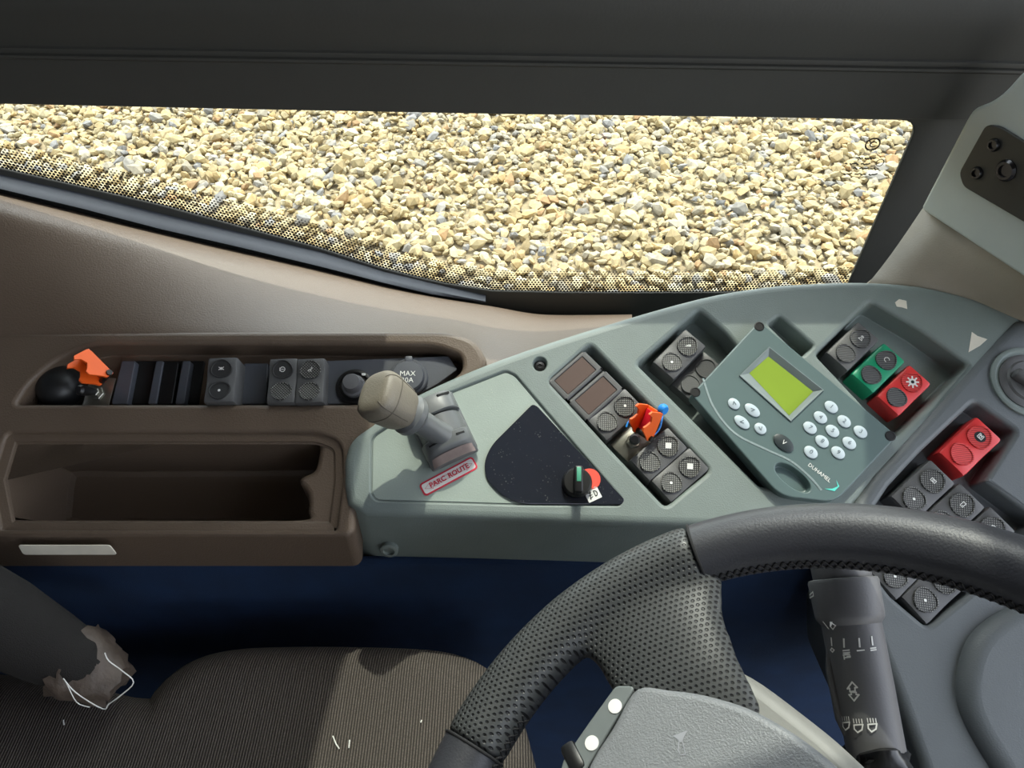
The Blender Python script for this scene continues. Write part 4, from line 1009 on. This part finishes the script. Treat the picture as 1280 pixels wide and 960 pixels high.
# viewed from the camera, image right is local +y or -y
side = 1 if (SM.to_3x3() @ Vector((0, 1, 0))).dot(RT) > 0 else -1
def stalk_px(px, py):
    # nearest hit of the sight line with the barrel -> (around, along)
    Mi = SM.inverted(); o_ = Mi @ CAM; d_ = (Mi.to_3x3() @ ray(px, py)).normalized(); rad = rB * 1.06
    A2_ = d_.x ** 2 + d_.y ** 2; B2 = 2 * (o_.x * d_.x + o_.y * d_.y); C3 = o_.x ** 2 + o_.y ** 2 - rad ** 2
    dd = max(0, B2 * B2 - 4 * A2_ * C3); t_ = (-B2 - math.sqrt(dd)) / (2 * A2_); h_ = o_ + d_ * t_
    return math.atan2(h_.y, h_.x) * rad, h_.z
def zoomed(x, y): return (980 + x / 2.4, 560 + y / 2.4)
b = bmesh.new(); prints = []
def pst(lines, wd=.0008): prints.append(([[stalk_px(*zoomed(*q)) for q in l] for l in lines], wd))
pst([[(143, 570), (145, 592)], [(180, 573), (181, 597)], [(225, 572), (227, 596)], [(262, 566), (265, 590)]], .0010)
pst([[(145, 600), (152, 606), (147, 612), (141, 606), (145, 600)], [(220, 608), (240, 606)], [(259, 601), (274, 599)], [(260, 607), (275, 605)]])
pst([[(178, 608), (196, 606)], [(179, 615), (197, 613), (179, 621), (197, 619)], [(190, 625), (199, 624)], [(181, 629), (199, 627)], [(181, 625), (182, 633)]])
pst([[(191, 722), (205, 702), (220, 718), (213, 719), (214, 729), (199, 731), (198, 721), (191, 722)], [(196, 740), (203, 739), (202, 732), (217, 733), (217, 739), (225, 740), (211, 758), (196, 740)]], .0009)
for x0, y0, w_ in ((188, 830), (223, 836), (265, 836)) and ((188, 830, 10), (224, 837, 13), (265, 835, 13)):
    pst([[(x0 - w_, y0 - 6), (x0 - w_ * .9, y0 + 6), (x0 - 2, y0 + 16), (x0 + w_ * .8, y0 + 8), (x0 + w_, y0 - 8), (x0 - w_, y0 - 6)]])
    for k in range(4): xx = x0 - w_ + k * w_ * .62; pst([[(xx, y0 - 12), (xx - 2, y0 - 24)]], .0005)
pst([[(132, 520), (136, 542)], [(140, 535), (150, 522), (156, 532), (148, 544), (140, 535)], [(92, 428), (86, 452)], [(96, 440), (104, 430), (106, 442), (97, 448), (96, 440)]], .0007)
for lines, wd in prints: strokes(b, lines, wd)
for v in b.verts:
    rad = rB * 1.06 + .0; a = v.co.x / rad; z = v.co.y; rr0 = (rB * 1.30 if z > SL * .69 else rB * 1.085); v.co = Vector((rr0 * math.cos(a), rr0 * math.sin(a), z))
obj('symbols', b, white_m, stk, smooth=0)
# crumpled boot at the foot of the stalk
b = bmesh.new(); prof = [(.020, -.05), (.021, -.03), (.0185, -.024), (.022, -.018), (.0185, -.012), (.0215, -.006), (.0185, 0), (.0195, .005), (.0175, .006)]
lathe(b, prof, 40)
for v in b.verts: a = math.atan2(v.co.y, v.co.x); k_ = 1 + .10 * math.sin(3 * a + v.co.z * 260) + .06 * math.sin(7 * a - v.co.z * 400); v.co.x *= k_; v.co.y *= k_; v.co.z += .003 * math.sin(2 * a + 1)
obj('boot', b, mat('black_foil', (24, 24, 25), .25), stk, smooth=60)
b = bmesh.new(); tube(b, [(.0225 * math.cos(a), .0225 * math.sin(a), -.010 + .004 * math.sin(2 * a + 1)) for a in [2 * math.pi * k / 40 for k in range(40)]], .0009, 6, closed=True); obj('tie', b, mat('tie_grey', (120, 120, 122), .4), stk)

# ------------------------------------------------------------------ driver seat
ZS = 1.07
seat = thing('driver_seat', 'black ribbed cloth driver seat cushion beside the steering wheel', 'seat', Matrix.Translation((-.3, 0, .5)))
SI = seat.matrix_world.inverted()
so2 = [tuple(at_z(x, y, ZS)[:2]) for x, y in [(196, 905), (228, 866), (262, 848), (330, 842), (470, 843), (550, 850), (588, 874), (608, 930), (616, 1010), (600, 1300), (300, 1400), (-220, 1400), (-280, 870), (-60, 878), (60, 895), (140, 912)]]
so2 = spline(so2, seg=5)
sp2 = ccw(so2)
bm = plate(sp2, z=ZS, R_=.035, seg=8, skirt=(0, 0, -.10))
obj('cushion', bm, seat_m, seat, SI, wn=True)
b = bmesh.new(); add_box(b, (-.66, 0, 1.22), (.13, .52, .62), Matrix.Rotation(R(-8), 3, 'Y'), bev=.05, seg=4); obj('backrest', b, seat_m, seat, SI)
b = bmesh.new(); add_box(b, (-.3, -.02, .68), (.36, .36, .36), bev=.02, seg=2); obj('pedestal', b, black_m, seat, SI)
# armrest with torn end
arm = thing('armrest', 'black seat armrest with torn leather end at the lower left', 'armrest', Matrix.Translation(at_depth(60, 800, .55)))
AI = arm.matrix_world.inverted()
pa = [(-150, 700, .525, 58), (-60, 745, .535, 56), (0, 775, .545, 52), (60, 808, .55, 44), (105, 832, .55, 36), (122, 842, .55, 28)]
b = bmesh.new(); cen = [at_depth(x, y, d) for x, y, d, _ in pa]; tube(b, cen, [q[3] / FPX * q[2] for q in pa], 28)
obj('pad', b, mat('armrest_cloth', (33, 31, 29), .95, bump=.6, bs=1200), arm, AI, smooth=60)
b = bmesh.new(); rows_ = []; dA = (cen[-1] - cen[-3]).normalized(); mA = axis_matrix(cen[-2], dA, (0, 0, 1))
rg = random.Random(5)
for i in range(9):
    z = -.011 + .041 * i / 8; rad = .0245 - .011 * (i / 8) ** 1.6
    rows_.append([b.verts.new(mA @ Vector(((rad + rg.uniform(-.0022, .0022)) * math.cos(a) * .8, (rad + rg.uniform(-.0022, .0022)) * math.sin(a) * 1.1, z + rg.uniform(-.003, .003)))) for a in [2 * math.pi * k / 22 for k in range(22)]])
for p_, q_ in zip(rows_, rows_[1:]): bridge(b, p_, q_)
b.faces.new(rows_[-1])
obj('torn_leather', b, mat('torn_leather', (86, 75, 66), .5, var=.25, vs=90, bump=.6, bs=300), arm, AI, smooth=60)
def thr(pts, d, r=.00045):
    b = bmesh.new(); tube(b, [at_depth(x, y, d) for x, y in spline(pts, closed=False, seg=4)], r, 6); return b
obj('thread', thr([(79, 848), (95, 866), (128, 886), (136, 880), (150, 870), (167, 853), (152, 838), (136, 826), (131, 816)], .522), white_m, arm, AI, smooth=60)
obj('thread', thr([(79, 848), (84, 856), (96, 878), (112, 884)], .525, .00035), white_m, arm, AI, smooth=60)
# loose lint on the cushion
for pts in ([(416, 920), (420, 930), (424, 936)], [(526, 903), (527, 900)], [(437, 925), (436, 935)], [(79, 900), (80, 906)]):
    b = bmesh.new(); tube(b, [at_z(x, y, ZS + .0012) for x, y in pts], .0005, 5); obj('lint', b, white_m, seat, SI, smooth=0)
